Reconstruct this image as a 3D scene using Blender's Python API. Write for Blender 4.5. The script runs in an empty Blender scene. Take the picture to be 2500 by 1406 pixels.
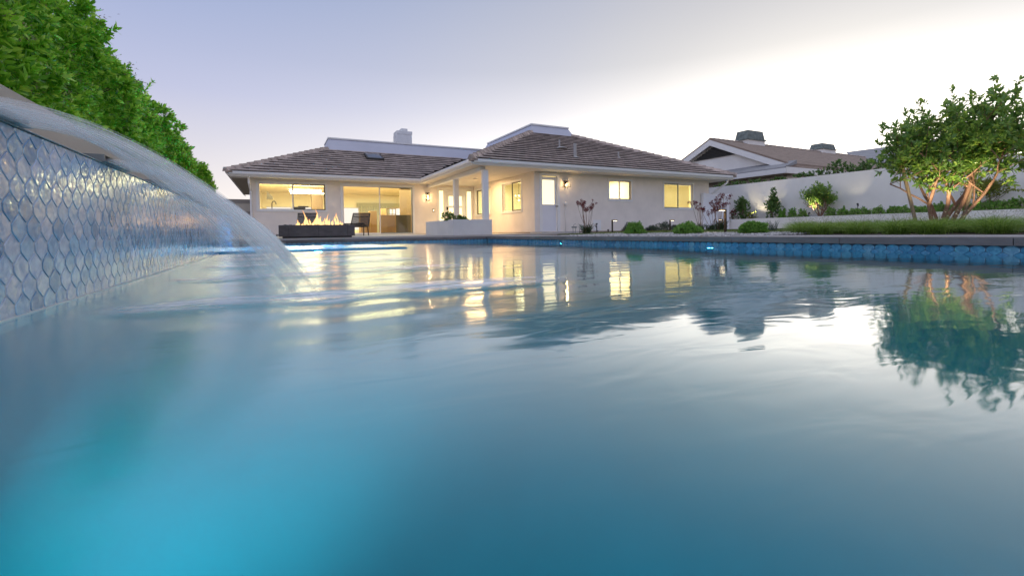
import bpy, math, random
import numpy as np
from mathutils import Vector, Matrix

random.seed(7)
rng = np.random.default_rng(11)
scene = bpy.context.scene
col = scene.collection

# ------------------------------------------------------------------ camera
FPX, YAW, PITCH, ROLL, CX, CY = 1101.44, math.radians(27.456), math.radians(-1.72), math.radians(-0.872), 1250.0, 600.35
fw = Vector((math.sin(YAW)*math.cos(PITCH), math.cos(YAW)*math.cos(PITCH), math.sin(PITCH)))
r0 = Vector((math.cos(YAW), -math.sin(YAW), 0.0))
u0 = r0.cross(fw)
rt = r0*math.cos(ROLL) + u0*math.sin(ROLL)
up = -r0*math.sin(ROLL) + u0*math.cos(ROLL)
cam_d = bpy.data.cameras.new('camera')
cam = bpy.data.objects.new('camera', cam_d)
col.objects.link(cam)
cam_d.sensor_width = 36.0
cam_d.lens = FPX/2500*36
cam_d.shift_y = (CY-703)/2500
cam_d.clip_start = 0.02
cam_d.clip_end = 2000
cam.matrix_world = Matrix(((rt.x, up.x, -fw.x, 0), (rt.y, up.y, -fw.y, 0), (rt.z, up.z, -fw.z, 0), (0, 0, 0, 1)))
scene.camera = cam

def ray(px, py):
    return fw + rt*((px-CX)/FPX) - up*((py-CY)/FPX)
def onX(px, py, X):
    d = ray(px, py); return d*(X/d.x)
def onY(px, py, Y):
    d = ray(px, py); return d*(Y/d.y)
def onZ(px, py, Z):
    d = ray(px, py); return d*(Z/d.z)

# ------------------------------------------------------------------ sky, sun, exposure
world = bpy.data.worlds.new('World'); scene.world = world
world.use_nodes = True
wn = world.node_tree; wn.nodes.clear()
def N(nt, typ, **kw):
    n = nt.nodes.new(typ)
    for k, v in kw.items():
        if k in n.inputs: n.inputs[k].default_value = v
        else: setattr(n, k, v)
    return n
SUN_AZ, SUN_EL = math.radians(63), math.radians(3.0)
wout = N(wn, 'ShaderNodeOutputWorld'); wbg = N(wn, 'ShaderNodeBackground')
nis = N(wn, 'ShaderNodeTexSky'); nis.sky_type = 'NISHITA'; nis.sun_disc = False
nis.sun_elevation = SUN_EL; nis.sun_rotation = SUN_AZ; nis.air_density = 1.0; nis.dust_density = 2.0; nis.ozone_density = 3.0
geo = N(wn, 'ShaderNodeTexCoord')
nrm = N(wn, 'ShaderNodeVectorMath', operation='NORMALIZE'); wn.links.new(geo.outputs['Generated'], nrm.inputs[0])
sep = N(wn, 'ShaderNodeSeparateXYZ'); wn.links.new(nrm.outputs[0], sep.inputs[0])
elev = N(wn, 'ShaderNodeValToRGB'); wn.links.new(sep.outputs['Z'], elev.inputs[0])
def ramp(n, stops):
    cr = n.color_ramp
    while len(cr.elements) < len(stops): cr.elements.new(0.5)
    for e, (p, c) in zip(cr.elements, stops):
        e.position = p; e.color = (*c, 1) if len(c) == 3 else c
ramp(elev, [(0.0, (.82, .73, .67)), (.10, (.66, .62, .63)), (.26, (.43, .455, .62)), (.45, (.265, .335, .54)), (.64, (.20, .26, .45)), (1.0, (.74, .73, .75))])  # top stop lifted to add fill light from overhead
dotn = N(wn, 'ShaderNodeVectorMath', operation='DOT_PRODUCT'); wn.links.new(nrm.outputs[0], dotn.inputs[0])
dotn.inputs[1].default_value = (math.sin(SUN_AZ)*.995, math.cos(SUN_AZ)*.995, .09)
glow = N(wn, 'ShaderNodeValToRGB'); wn.links.new(dotn.outputs['Value'], glow.inputs[0])
ramp(glow, [(0.55, (0, 0, 0)), (.80, (.07, .06, .05)), (.93, (.12, .105, .085)), (1.0, (.9, .8, .66))])
glow.color_ramp.interpolation = 'B_SPLINE'
add1 = N(wn, 'ShaderNodeMix', data_type='RGBA', blend_type='ADD')
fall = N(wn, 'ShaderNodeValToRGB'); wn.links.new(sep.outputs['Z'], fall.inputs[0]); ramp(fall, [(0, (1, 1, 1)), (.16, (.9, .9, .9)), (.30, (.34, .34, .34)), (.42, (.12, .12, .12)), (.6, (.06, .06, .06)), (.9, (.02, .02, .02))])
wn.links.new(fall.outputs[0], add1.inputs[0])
elr = N(wn, 'ShaderNodeValToRGB'); wn.links.new(sep.outputs['Z'], elr.inputs[0])     # the side of the sunset
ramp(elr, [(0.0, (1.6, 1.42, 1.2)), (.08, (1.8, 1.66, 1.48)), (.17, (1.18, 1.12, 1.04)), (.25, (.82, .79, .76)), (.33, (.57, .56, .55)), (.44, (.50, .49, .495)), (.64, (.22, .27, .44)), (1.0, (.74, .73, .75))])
side = N(wn, 'ShaderNodeValToRGB'); wn.links.new(dotn.outputs['Value'], side.inputs[0]); side.color_ramp.interpolation = 'B_SPLINE'
ramp(side, [(.30, (0, 0, 0)), (.62, (.26, .26, .26)), (.84, (.60, .60, .60)), (.96, (1, 1, 1))])
bmix = N(wn, 'ShaderNodeMix', data_type='RGBA'); wn.links.new(side.outputs[0], bmix.inputs[0]); wn.links.new(elev.outputs[0], bmix.inputs[6]); wn.links.new(elr.outputs[0], bmix.inputs[7])
back = N(wn, 'ShaderNodeMapRange'); back.interpolation_type = 'SMOOTHSTEP'; wn.links.new(dotn.outputs['Value'], back.inputs[0])     # unseen far side of the sky brightened to light the house fronts
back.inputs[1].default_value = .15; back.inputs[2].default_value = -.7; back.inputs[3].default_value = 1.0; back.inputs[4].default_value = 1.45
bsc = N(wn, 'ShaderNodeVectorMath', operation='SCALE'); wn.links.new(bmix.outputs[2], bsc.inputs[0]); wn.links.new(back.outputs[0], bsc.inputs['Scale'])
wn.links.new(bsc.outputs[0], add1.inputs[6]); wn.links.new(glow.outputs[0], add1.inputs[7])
hs = N(wn, 'ShaderNodeHueSaturation'); hs.inputs['Saturation'].default_value = .5
wn.links.new(nis.outputs[0], hs.inputs['Color'])
add2 = N(wn, 'ShaderNodeMix', data_type='RGBA', blend_type='ADD'); add2.inputs[0].default_value = 0.008
wn.links.new(add1.outputs[2], add2.inputs[6]); wn.links.new(hs.outputs[0], add2.inputs[7])
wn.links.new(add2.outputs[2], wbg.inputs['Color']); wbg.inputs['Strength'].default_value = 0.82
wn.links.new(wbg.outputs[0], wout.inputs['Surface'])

sl = bpy.data.lights.new('sun', 'SUN'); sl.energy = 0.4; sl.angle = math.radians(5); sl.color = (1, .83, .62)
so = bpy.data.objects.new('sun', sl); col.objects.link(so)
sd = Vector((math.sin(SUN_AZ)*math.cos(math.radians(3)), math.cos(SUN_AZ)*math.cos(math.radians(3)), math.sin(math.radians(3))))
so.rotation_euler = sd.to_track_quat('Z', 'Y').to_euler(); so.location = sd*60

scene.view_settings.view_transform = 'Standard'; scene.view_settings.look = 'None'
scene.view_settings.exposure = 0.58; scene.view_settings.gamma = 1.0
scene.view_settings.use_curve_mapping = False
cy = scene.cycles
cy.use_denoising = True; cy.max_bounces = 10; cy.transparent_max_bounces = 80; cy.transmission_bounces = 8; cy.glossy_bounces = 5
cy.diffuse_bounces = 4
cy.caustics_reflective = False; cy.caustics_refractive = True; cy.blur_glossy = 0.3; cy.sample_clamp_indirect = 6.0

# ------------------------------------------------------------------ materials
MATS = {}
def mat(name, base=(.5, .5, .5), rough=.6, var=0.0, vscale=3.0, bump=0.0, bscale=40.0, metal=0.0, spec=.5, coat=0.0,
        stretch=None, rand=0.0, island=0.0, transl=0.0, emit=None, estr=0.0, base2=None, sheen=0.0, coord='Object'):
    m = bpy.data.materials.new(name); m.use_nodes = True; nt = m.node_tree
    p = nt.nodes['Principled BSDF']; out = nt.nodes['Material Output']
    p.inputs['Base Color'].default_value = (*base, 1); p.inputs['Roughness'].default_value = rough
    p.inputs['Metallic'].default_value = metal; p.inputs['Specular IOR Level'].default_value = spec
    p.inputs['Coat Weight'].default_value = coat; p.inputs['Coat Roughness'].default_value = .06
    tc = N(nt, 'ShaderNodeTexCoord'); cs = tc.outputs[coord]
    if coord == 'World':
        pass
    if stretch:
        mp = N(nt, 'ShaderNodeMapping'); mp.inputs['Scale'].default_value = stretch
        nt.links.new(cs, mp.inputs[0]); cs = mp.outputs[0]
    cur = None
    if var or base2:
        no = N(nt, 'ShaderNodeTexNoise', Scale=vscale, Detail=6.0, Roughness=.62); nt.links.new(cs, no.inputs['Vector'])
        rp = N(nt, 'ShaderNodeValToRGB')
        b2 = base2 or tuple(c*(1-var) for c in base); b1 = base if base2 else tuple(min(1, c*(1+var)) for c in base)
        ramp(rp, [(.32, b2), (.68, b1)]); nt.links.new(no.outputs['Fac'], rp.inputs[0]); cur = rp.outputs[0]
    if rand or island:
        src = N(nt, 'ShaderNodeObjectInfo').outputs['Random'] if rand else N(nt, 'ShaderNodeNewGeometry').outputs['Random Per Island']
        k = rand or island
        mr = N(nt, 'ShaderNodeMapRange'); mr.inputs[3].default_value = 1-k; mr.inputs[4].default_value = 1+k
        nt.links.new(src, mr.inputs[0])
        mx = N(nt, 'ShaderNodeMix', data_type='RGBA', blend_type='MULTIPLY'); mx.inputs[0].default_value = 1
        if cur: nt.links.new(cur, mx.inputs[6])
        else: mx.inputs[6].default_value = (*base, 1)
        nt.links.new(mr.outputs[0], mx.inputs[7]); cur = mx.outputs[2]
    if cur: nt.links.new(cur, p.inputs['Base Color'])
    if bump:
        nb = N(nt, 'ShaderNodeTexNoise', Scale=bscale, Detail=5.0); nt.links.new(cs, nb.inputs['Vector'])
        bp = N(nt, 'ShaderNodeBump'); bp.inputs['Strength'].default_value = bump; bp.inputs['Distance'].default_value = .01
        nt.links.new(nb.outputs['Fac'], bp.inputs['Height']); nt.links.new(bp.outputs[0], p.inputs['Normal'])
    if transl:
        tr = N(nt, 'ShaderNodeBsdfTranslucent'); mix = N(nt, 'ShaderNodeMixShader'); mix.inputs[0].default_value = transl
        if cur: nt.links.new(cur, tr.inputs[0])
        else: tr.inputs[0].default_value = (*base, 1)
        nt.links.new(p.outputs[0], mix.inputs[1]); nt.links.new(tr.outputs[0], mix.inputs[2]); nt.links.new(mix.outputs[0], out.inputs[0])
    if emit:
        p.inputs['Emission Color'].default_value = (*emit, 1); p.inputs['Emission Strength'].default_value = estr
    MATS[name] = m
    return m

mat('stucco', (.82, .75, .68), .9, var=.07, vscale=1.3, bump=.5, bscale=90)
mat('stucco_pale', (.83, .80, .765), .9, var=.07, vscale=.8, bump=.4, bscale=90)
mat('stucco_tan', (.50, .44, .38), .9, var=.08, vscale=1.5, bump=.4, bscale=70)
mat('plaster_in', (.82, .76, .60), .8, var=.03, vscale=1)
mat('white_paint', (.78, .77, .76), .45, var=.03, vscale=4)
mat('gutter_white', (.74, .74, .75), .35, var=.05, vscale=2, stretch=(1, 1, 6))
mat('door_white', (.74, .74, .78), .4, var=.02)
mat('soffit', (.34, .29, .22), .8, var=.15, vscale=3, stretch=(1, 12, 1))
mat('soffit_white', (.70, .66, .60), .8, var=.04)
mat('roof_tile', (.35, .285, .255), .85, var=.28, vscale=5, bump=.5, bscale=30, rand=.22)
mat('roof_tile_rest', (.35, .285, .255), .85, var=.28, vscale=5, bump=.5, bscale=30, island=.22)
mat('ridge_tile', (.42, .34, .30), .85, var=.3, vscale=5, bump=.5, bscale=30, rand=.18)
mat('roof_deck', (.035, .03, .028), .9, var=.2)
mat('roof_shingle', (.27, .205, .165), .9, var=.3, vscale=2.2, stretch=(1, 1, 14), bump=.6, bscale=20)
mat('roof_shingle_grey', (.30, .30, .31), .9, var=.25, vscale=2, stretch=(1, 1, 14), bump=.6, bscale=20)
mat('planter_stucco', (.66, .64, .62), .9, var=.07, vscale=1.2, bump=.4, bscale=90)
mat('parapet_metal', (.50, .51, .60), .38, var=.05, vscale=1.2, metal=.25)
mat('brick_white', (.68, .68, .70), .8, var=.06, vscale=4, bump=.3)
mat('coping', (.185, .165, .16), .62, var=.22, vscale=2.6, bump=.25, bscale=60, rand=.10, stretch=(1, 1, 3))
mat('concrete', (.43, .41, .40), .8, var=.12, vscale=3, bump=.2, bscale=50)
mat('patio', (.46, .42, .385), .75, var=.09, vscale=1.8, bump=.15, bscale=60)
mat('firepit', (.095, .085, .085), .7, var=.25, vscale=4, bump=.3, bscale=50, stretch=(1, 1, 2.5))
mat('black', (.016, .015, .015), .5)
mat('lava', (.05, .045, .042), .9, island=.5)
mat('dark_metal', (.03, .026, .022), .45, metal=.4)
mat('bronze', (.035, .025, .018), .4, metal=.5)
mat('steel', (.22, .25, .26), .3, metal=.85, var=.1, vscale=8)
mat('sling', (.055, .048, .05), .8, var=.3, vscale=60)
mat('skylight_dome', (.05, .05, .06), .12, coat=.4)
_nt = MATS['sling'].node_tree; _t = N(_nt, 'ShaderNodeBsdfTransparent'); _m = N(_nt, 'ShaderNodeMixShader'); _m.inputs[0].default_value = .42
_nt.links.new(_nt.nodes['Principled BSDF'].outputs[0], _m.inputs[1]); _nt.links.new(_t.outputs[0], _m.inputs[2]); _nt.links.new(_m.outputs[0], _nt.nodes['Material Output'].inputs[0])
mat('pool_plaster', (.012, .31, .37), .7, var=.10, vscale=1.4)
mat('grout', (.60, .60, .63), .85, var=.12, vscale=12)
mat('grout_pool', (.055, .10, .16), .7, var=.2, vscale=12)
mat('soil', (.07, .05, .038), .95, var=.3, vscale=6)
mat('turf_base', (.075, .11, .022), .9, var=.3, vscale=8)
mat('ground', (.10, .095, .075), .95, var=.25, vscale=.7)
mat('pebble', (.40, .385, .375), .8, island=.5)
mat('bark', (.27, .145, .095), .7, var=.35, vscale=9, bump=.5, bscale=25, stretch=(1, 1, .3))
mat('bark_grey', (.22, .16, .11), .8, var=.3, vscale=9, bump=.5, bscale=25)
mat('wood_stake', (.26, .19, .12), .8, var=.25, vscale=6, stretch=(6, 6, .6))
mat('cardboard', (.50, .33, .16), .85, var=.08, vscale=3, rand=.12)
mat('brown_panel', (.16, .10, .055), .7, var=.1)
mat('grey_panel', (.075, .06, .045), .7, var=.1)
mat('curtain', (.55, .54, .42), .9, transl=.5)
mat('floor_wood', (.34, .22, .12), .5, var=.15, stretch=(1, 8, 1))
mat('counter', (.06, .055, .05), .3)
mat('vinyl', (.82, .82, .86), .4, var=.02)
mat('copper_patina', (.17, .20, .19), .7, var=.35, vscale=5, metal=.3)
mat('vent_dark', (.06, .06, .06), .8)
mat('fence_tan', (.44, .40, .34), .8, var=.06)
mat('fence_grey', (.24, .22, .20), .8, var=.06)
mat('bulb', (1, .8, .5), .5, emit=(1, .72, .34), estr=11)
mat('led', (1, .8, .5), .5, emit=(1, .78, .45), estr=8)
mat('lens', (.8, 1, 1), .3, emit=(.55, 1, .95), estr=14)
mat('tube_light', (1, 1, 1), .5, emit=(1, .92, .72), estr=9)
mat('frosted', (1, .9, .6), .4, emit=(1, .86, .52), estr=.80)
mat('blind', (.80, .70, .40), .7, transl=.35)

mat('pipe_grey', (.34, .33, .33), .6)
LEAF = {}
def leafmat(name, a, b, c, rough=.38, transl=.3, coat=.0):
    m = bpy.data.materials.new(name); m.use_nodes = True; nt = m.node_tree
    p = nt.nodes['Principled BSDF']; out = nt.nodes['Material Output']
    g = N(nt, 'ShaderNodeNewGeometry'); rp = N(nt, 'ShaderNodeValToRGB'); ramp(rp, [(0, a), (.55, b), (1, c)])
    nt.links.new(g.outputs['Random Per Island'], rp.inputs[0])
    nt.links.new(rp.outputs[0], p.inputs['Base Color'])
    p.inputs['Roughness'].default_value = rough; p.inputs['Coat Weight'].default_value = coat
    tr = N(nt, 'ShaderNodeBsdfTranslucent'); mix = N(nt, 'ShaderNodeMixShader'); mix.inputs[0].default_value = transl
    hsv = N(nt, 'ShaderNodeHueSaturation'); hsv.inputs['Value'].default_value = 1.5; hsv.inputs['Hue'].default_value = .49
    nt.links.new(rp.outputs[0], hsv.inputs['Color']); nt.links.new(hsv.outputs[0], tr.inputs[0])
    nt.links.new(p.outputs[0], mix.inputs[1]); nt.links.new(tr.outputs[0], mix.inputs[2]); nt.links.new(mix.outputs[0], out.inputs[0])
    MATS[name] = m; return m
leafmat('hedge_leaf', (.08, .28, .018), (.26, .56, .05), (.58, .80, .13), .32, .34)
leafmat('arbutus_leaf', (.10, .20, .05), (.18, .33, .07), (.36, .48, .09), .34, .42)
leafmat('shrub_leaf', (.045, .12, .03), (.09, .19, .04), (.18, .27, .06), .4, .25)
leafmat('box_leaf', (.09, .22, .03), (.16, .34, .05), (.28, .48, .09), .45, .25)
leafmat('lavender_leaf', (.045, .07, .045), (.07, .10, .065), (.10, .13, .085), .6, .2)
leafmat('lime_leaf', (.12, .17, .02), (.2, .24, .03), (.3, .3, .05), .5, .35)
leafmat('grass_blade', (.10, .19, .025), (.19, .33, .045), (.34, .46, .11), .5, .35)
leafmat('turf_blade', (.06, .10, .015), (.09, .14, .02), (.14, .18, .03), .6, .3)
leafmat('seed_head', (.18, .16, .09), (.25, .23, .14), (.34, .32, .2), .7, .3)
leafmat('cream_flower', (.55, .5, .25), (.7, .66, .4), (.8, .75, .5), .6, .3)
leafmat('strap_leaf', (.03, .055, .02), (.05, .08, .03), (.09, .12, .05), .5, .2)
leafmat('paw_flower', (.09, .008, .014), (.15, .012, .02), (.24, .03, .03), .6, .15)
leafmat('bloom_dry', (.16, .12, .07), (.25, .2, .12), (.3, .22, .16), .8, .2)
leafmat('red_leaf', (.10, .015, .012), (.16, .03, .02), (.2, .05, .03), .5, .25)

# iridescent ogee tile
def tilemat(name, island):
    m = bpy.data.materials.new(name); m.use_nodes = True; nt = m.node_tree
    p = nt.nodes['Principled BSDF']
    src = N(nt, 'ShaderNodeNewGeometry').outputs['Random Per Island'] if island else N(nt, 'ShaderNodeObjectInfo').outputs['Random']
    rp = N(nt, 'ShaderNodeValToRGB')
    if 'pool' in name:
        ramp(rp, [(0, (.05, .22, .36)), (.3, (.08, .32, .50)), (.6, (.14, .42, .58)), (.85, (.08, .30, .52)), (1, (.22, .46, .58))])  # raised tone stands in for underwater light spilling onto the tiles
    else:
        ramp(rp, [(0, (.12, .29, .50)), (.25, (.28, .47, .70)), (.5, (.44, .54, .74)), (.75, (.24, .47, .70)), (1, (.55, .60, .74))])
    nt.links.new(src, rp.inputs[0])
    tc = N(nt, 'ShaderNodeTexCoord'); 
    sc_ = N(nt, 'ShaderNodeVectorMath', operation='SCALE'); nt.links.new(src, sc_.inputs['Scale']); sc_.inputs[0].default_value = (37, 53, 71)
    ad = N(nt, 'ShaderNodeVectorMath', operation='ADD'); nt.links.new(tc.outputs['Object'], ad.inputs[0]); nt.links.new(sc_.outputs[0], ad.inputs[1])
    no = N(nt, 'ShaderNodeTexNoise', Scale=22.0, Detail=3.0, Distortion=1.2); nt.links.new(ad.outputs[0], no.inputs['Vector'])
    mx = N(nt, 'ShaderNodeMix', data_type='RGBA', blend_type='MULTIPLY'); mx.inputs[0].default_value = 1
    r2 = N(nt, 'ShaderNodeValToRGB'); ramp(r2, [(.3, (.62, .70, .80)), (.7, (1.3, 1.2, 1.15))]); nt.links.new(no.outputs['Fac'], r2.inputs[0])
    nt.links.new(rp.outputs[0], mx.inputs[6]); nt.links.new(r2.outputs[0], mx.inputs[7]); nt.links.new(mx.outputs[2], p.inputs['Base Color'])
    p.inputs['Roughness'].default_value = .24; p.inputs['Metallic'].default_value = .15; p.inputs['Coat Weight'].default_value = .55; p.inputs['Coat Roughness'].default_value = .05
    nb = N(nt, 'ShaderNodeTexNoise', Scale=28.0, Detail=1.5); nt.links.new(ad.outputs[0], nb.inputs['Vector'])
    bp = N(nt, 'ShaderNodeBump'); bp.inputs['Strength'].default_value = .42; bp.inputs['Distance'].default_value = .008
    nt.links.new(nb.outputs['Fac'], bp.inputs['Height']); nt.links.new(bp.outputs[0], p.inputs['Normal'])
    nt.links.new(bp.outputs[0], p.inputs['Coat Normal'])
    MATS[name] = m
tilemat('wall_tile', False); tilemat('wall_tile_rest', True); tilemat('pool_tile', False); tilemat('pool_tile_rest', True)

def glassmat(name, tint=(1, 1, 1), boost=1.0):
    m = bpy.data.materials.new(name); m.use_nodes = True; nt = m.node_tree; nt.nodes.remove(nt.nodes['Principled BSDF'])
    out = nt.nodes['Material Output']; t = N(nt, 'ShaderNodeBsdfTransparent'); t.inputs[0].default_value = (*tint, 1)
    g = N(nt, 'ShaderNodeBsdfGlossy'); g.inputs['Roughness'].default_value = .01
    lw = N(nt, 'ShaderNodeLayerWeight'); pw = N(nt, 'ShaderNodeMath', operation='POWER'); nt.links.new(lw.outputs['Facing'], pw.inputs[0]); pw.inputs[1].default_value = 4.0
    fr = N(nt, 'ShaderNodeMapRange'); fr.inputs[3].default_value = .03; fr.inputs[4].default_value = .5; nt.links.new(pw.outputs[0], fr.inputs[0])
    mx = N(nt, 'ShaderNodeMixShader'); nt.links.new(fr.outputs[0], mx.inputs[0]); nt.links.new(t.outputs[0], mx.inputs[1]); nt.links.new(g.outputs[0], mx.inputs[2])
    nt.links.new(mx.outputs[0], out.inputs[0]); MATS[name] = m
glassmat('glass', (.95, .95, .92)); glassmat('glass_dark', (.72, .68, .6))

# water surface
def watermat(name, bump=.065, rr=.19, gr=.05, tint=(.20, .92, 1.0), scale=5.0, ior=3.3):
    m = bpy.data.materials.new(name); m.use_nodes = True; nt = m.node_tree; nt.nodes.remove(nt.nodes['Principled BSDF'])
    out = nt.nodes['Material Output']
    rf = N(nt, 'ShaderNodeBsdfRefraction'); rf.inputs['Color'].default_value = (*tint, 1); rf.inputs['Roughness'].default_value = rr; rf.inputs['IOR'].default_value = 1.33
    gl = N(nt, 'ShaderNodeBsdfGlossy'); gl.inputs['Roughness'].default_value = gr; gl.inputs['Color'].default_value = (1, 1, 1, 1)
    lw = N(nt, 'ShaderNodeLayerWeight'); lw.inputs[0].default_value = .5; pw = N(nt, 'ShaderNodeMath', operation='POWER'); nt.links.new(lw.outputs['Facing'], pw.inputs[0]); pw.inputs[1].default_value = ior
    fr = N(nt, 'ShaderNodeMapRange'); fr.inputs[3].default_value = .015; nt.links.new(pw.outputs[0], fr.inputs[0])
    mx = N(nt, 'ShaderNodeMixShader'); nt.links.new(fr.outputs[0], mx.inputs[0]); nt.links.new(rf.outputs[0], mx.inputs[1]); nt.links.new(gl.outputs[0], mx.inputs[2])
    tc = N(nt, 'ShaderNodeTexCoord'); mp = N(nt, 'ShaderNodeMapping'); mp.inputs['Rotation'].default_value = (0, 0, math.radians(12)); mp.inputs['Scale'].default_value = (.8, 1.7, 1)
    nt.links.new(tc.outputs['Object'], mp.inputs[0])
    n1 = N(nt, 'ShaderNodeTexNoise', Scale=scale, Detail=2.5, Distortion=.5); nt.links.new(mp.outputs[0], n1.inputs['Vector'])
    n2 = N(nt, 'ShaderNodeTexNoise', Scale=scale*.22, Detail=1.0); nt.links.new(mp.outputs[0], n2.inputs['Vector'])
    mul = N(nt, 'ShaderNodeMath', operation='MULTIPLY'); nt.links.new(n1.outputs['Fac'], mul.inputs[0]); nt.links.new(n2.outputs['Fac'], mul.inputs[1])
    bp = N(nt, 'ShaderNodeBump'); bp.inputs['Strength'].default_value = bump; bp.inputs['Distance'].default_value = .06
    nt.links.new(mul.outputs[0], bp.inputs['Height'])
    if name == 'water':   # churned by the falling water near the spouts, calm further out
        sx = N(nt, 'ShaderNodeSeparateXYZ'); nt.links.new(tc.outputs['Object'], sx.inputs[0]); mr = N(nt, 'ShaderNodeMapRange'); mr.interpolation_type = 'SMOOTHSTEP'
        mr.inputs[1].default_value = -.7; mr.inputs[2].default_value = .7; mr.inputs[3].default_value = .21; mr.inputs[4].default_value = gr; ty = N(nt, 'ShaderNodeMath', operation='MULTIPLY_ADD'); nt.links.new(sx.outputs['Y'], ty.inputs[0]); ty.inputs[1].default_value = -.34; nt.links.new(sx.outputs['X'], ty.inputs[2]); nt.links.new(ty.outputs[0], mr.inputs[0]); nt.links.new(mr.outputs[0], gl.inputs['Roughness'])
    for x in (rf, gl): nt.links.new(bp.outputs[0], x.inputs['Normal'])
    nt.links.new(mx.outputs[0], out.inputs[0]); MATS[name] = m
watermat('water'); watermat('spa_water', bump=.5, rr=.3, gr=.12, tint=(.85, 1, 1), scale=14, ior=4.5)

# falling water sheets
def sheetmat():
    m = bpy.data.materials.new('falling_water'); m.use_nodes = True; nt = m.node_tree; p = nt.nodes['Principled BSDF']; out = nt.nodes['Material Output']
    uv = N(nt, 'ShaderNodeUVMap'); mp = N(nt, 'ShaderNodeMapping'); mp.inputs['Scale'].default_value = (16, .55, 1); nt.links.new(uv.outputs[0], mp.inputs[0])
    oi = N(nt, 'ShaderNodeObjectInfo'); nt.links.new(oi.outputs['Random'], mp.inputs['Location'])
    no = N(nt, 'ShaderNodeTexNoise', Scale=1.0, Detail=5.0, Roughness=.6); nt.links.new(mp.outputs[0], no.inputs['Vector'])
    sp = N(nt, 'ShaderNodeSeparateXYZ'); nt.links.new(uv.outputs[0], sp.inputs[0])
    rp = N(nt, 'ShaderNodeValToRGB'); ramp(rp, [(.40, (.01,)*3), (.54, (.10,)*3), (.66, (.50,)*3)]); nt.links.new(no.outputs['Fac'], rp.inputs[0])
    # falls apart towards the pool: opacity fades along the fall
    fd = N(nt, 'ShaderNodeValToRGB'); ramp(fd, [(0, (1,)*3), (.45, (.95,)*3), (.74, (.66,)*3), (.92, (.34,)*3), (1, (.05,)*3)]); nt.links.new(sp.outputs['Y'], fd.inputs[0])
    ml = N(nt, 'ShaderNodeMath', operation='MULTIPLY'); nt.links.new(rp.outputs[0], ml.inputs[0]); nt.links.new(fd.outputs[0], ml.inputs[1])
    p.inputs['Base Color'].default_value = (.97, .96, .97, 1); p.inputs['Roughness'].default_value = .38; p.inputs['Specular IOR Level'].default_value = .4
    tl = N(nt, 'ShaderNodeBsdfTranslucent'); tl.inputs[0].default_value = (.98, .96, .96, 1)
    m1 = N(nt, 'ShaderNodeMixShader'); m1.inputs[0].default_value = .45; nt.links.new(p.outputs[0], m1.inputs[1]); nt.links.new(tl.outputs[0], m1.inputs[2])
    t = N(nt, 'ShaderNodeBsdfTransparent'); t.inputs[0].default_value = (1, 1, 1, 1)
    m2 = N(nt, 'ShaderNodeMixShader'); nt.links.new(ml.outputs[0], m2.inputs[0]); nt.links.new(t.outputs[0], m2.inputs[1]); nt.links.new(m1.outputs[0], m2.inputs[2])
    bp = N(nt, 'ShaderNodeBump'); bp.inputs['Strength'].default_value = .2; bp.inputs['Distance'].default_value = .02
    nt.links.new(no.outputs['Fac'], bp.inputs['Height']); nt.links.new(bp.outputs[0], p.inputs['Normal'])
    nt.links.new(m2.outputs[0], out.inputs[0]); MATS['falling_water'] = m
sheetmat()
def foammat():
    m = bpy.data.materials.new('foam'); m.use_nodes = True; nt = m.node_tree; p = nt.nodes['Principled BSDF']; out = nt.nodes['Material Output']
    uv = N(nt, 'ShaderNodeUVMap'); ln = N(nt, 'ShaderNodeVectorMath', operation='LENGTH'); nt.links.new(uv.outputs[0], ln.inputs[0])
    tc = N(nt, 'ShaderNodeTexCoord'); mp = N(nt, 'ShaderNodeMapping'); mp.inputs['Scale'].default_value = (2.2, 9, 1); nt.links.new(tc.outputs['Object'], mp.inputs[0])
    no = N(nt, 'ShaderNodeTexNoise', Scale=1.6, Detail=5.0, Distortion=.8); nt.links.new(mp.outputs[0], no.inputs['Vector'])
    a = N(nt, 'ShaderNodeMapRange'); a.inputs[1].default_value = .97; a.inputs[2].default_value = .3; nt.links.new(ln.outputs['Value'], a.inputs[0])
    b = N(nt, 'ShaderNodeMapRange'); b.inputs[1].default_value = .34; b.inputs[2].default_value = .58; nt.links.new(no.outputs['Fac'], b.inputs[0])
    ml = N(nt, 'ShaderNodeMath', operation='MULTIPLY'); nt.links.new(a.outputs[0], ml.inputs[0]); nt.links.new(b.outputs[0], ml.inputs[1])
    m2 = N(nt, 'ShaderNodeMath', operation='MULTIPLY'); nt.links.new(ml.outputs[0], m2.inputs[0]); m2.inputs[1].default_value = .85
    p.inputs['Base Color'].default_value = (.90, .92, .97, 1); p.inputs['Roughness'].default_value = .5
    t = N(nt, 'ShaderNodeBsdfTransparent'); mx = N(nt, 'ShaderNodeMixShader'); nt.links.new(m2.outputs[0], mx.inputs[0]); nt.links.new(t.outputs[0], mx.inputs[1]); nt.links.new(p.outputs[0], mx.inputs[2]); nt.links.new(mx.outputs[0], out.inputs[0])
    MATS['foam'] = m
foammat()
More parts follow.
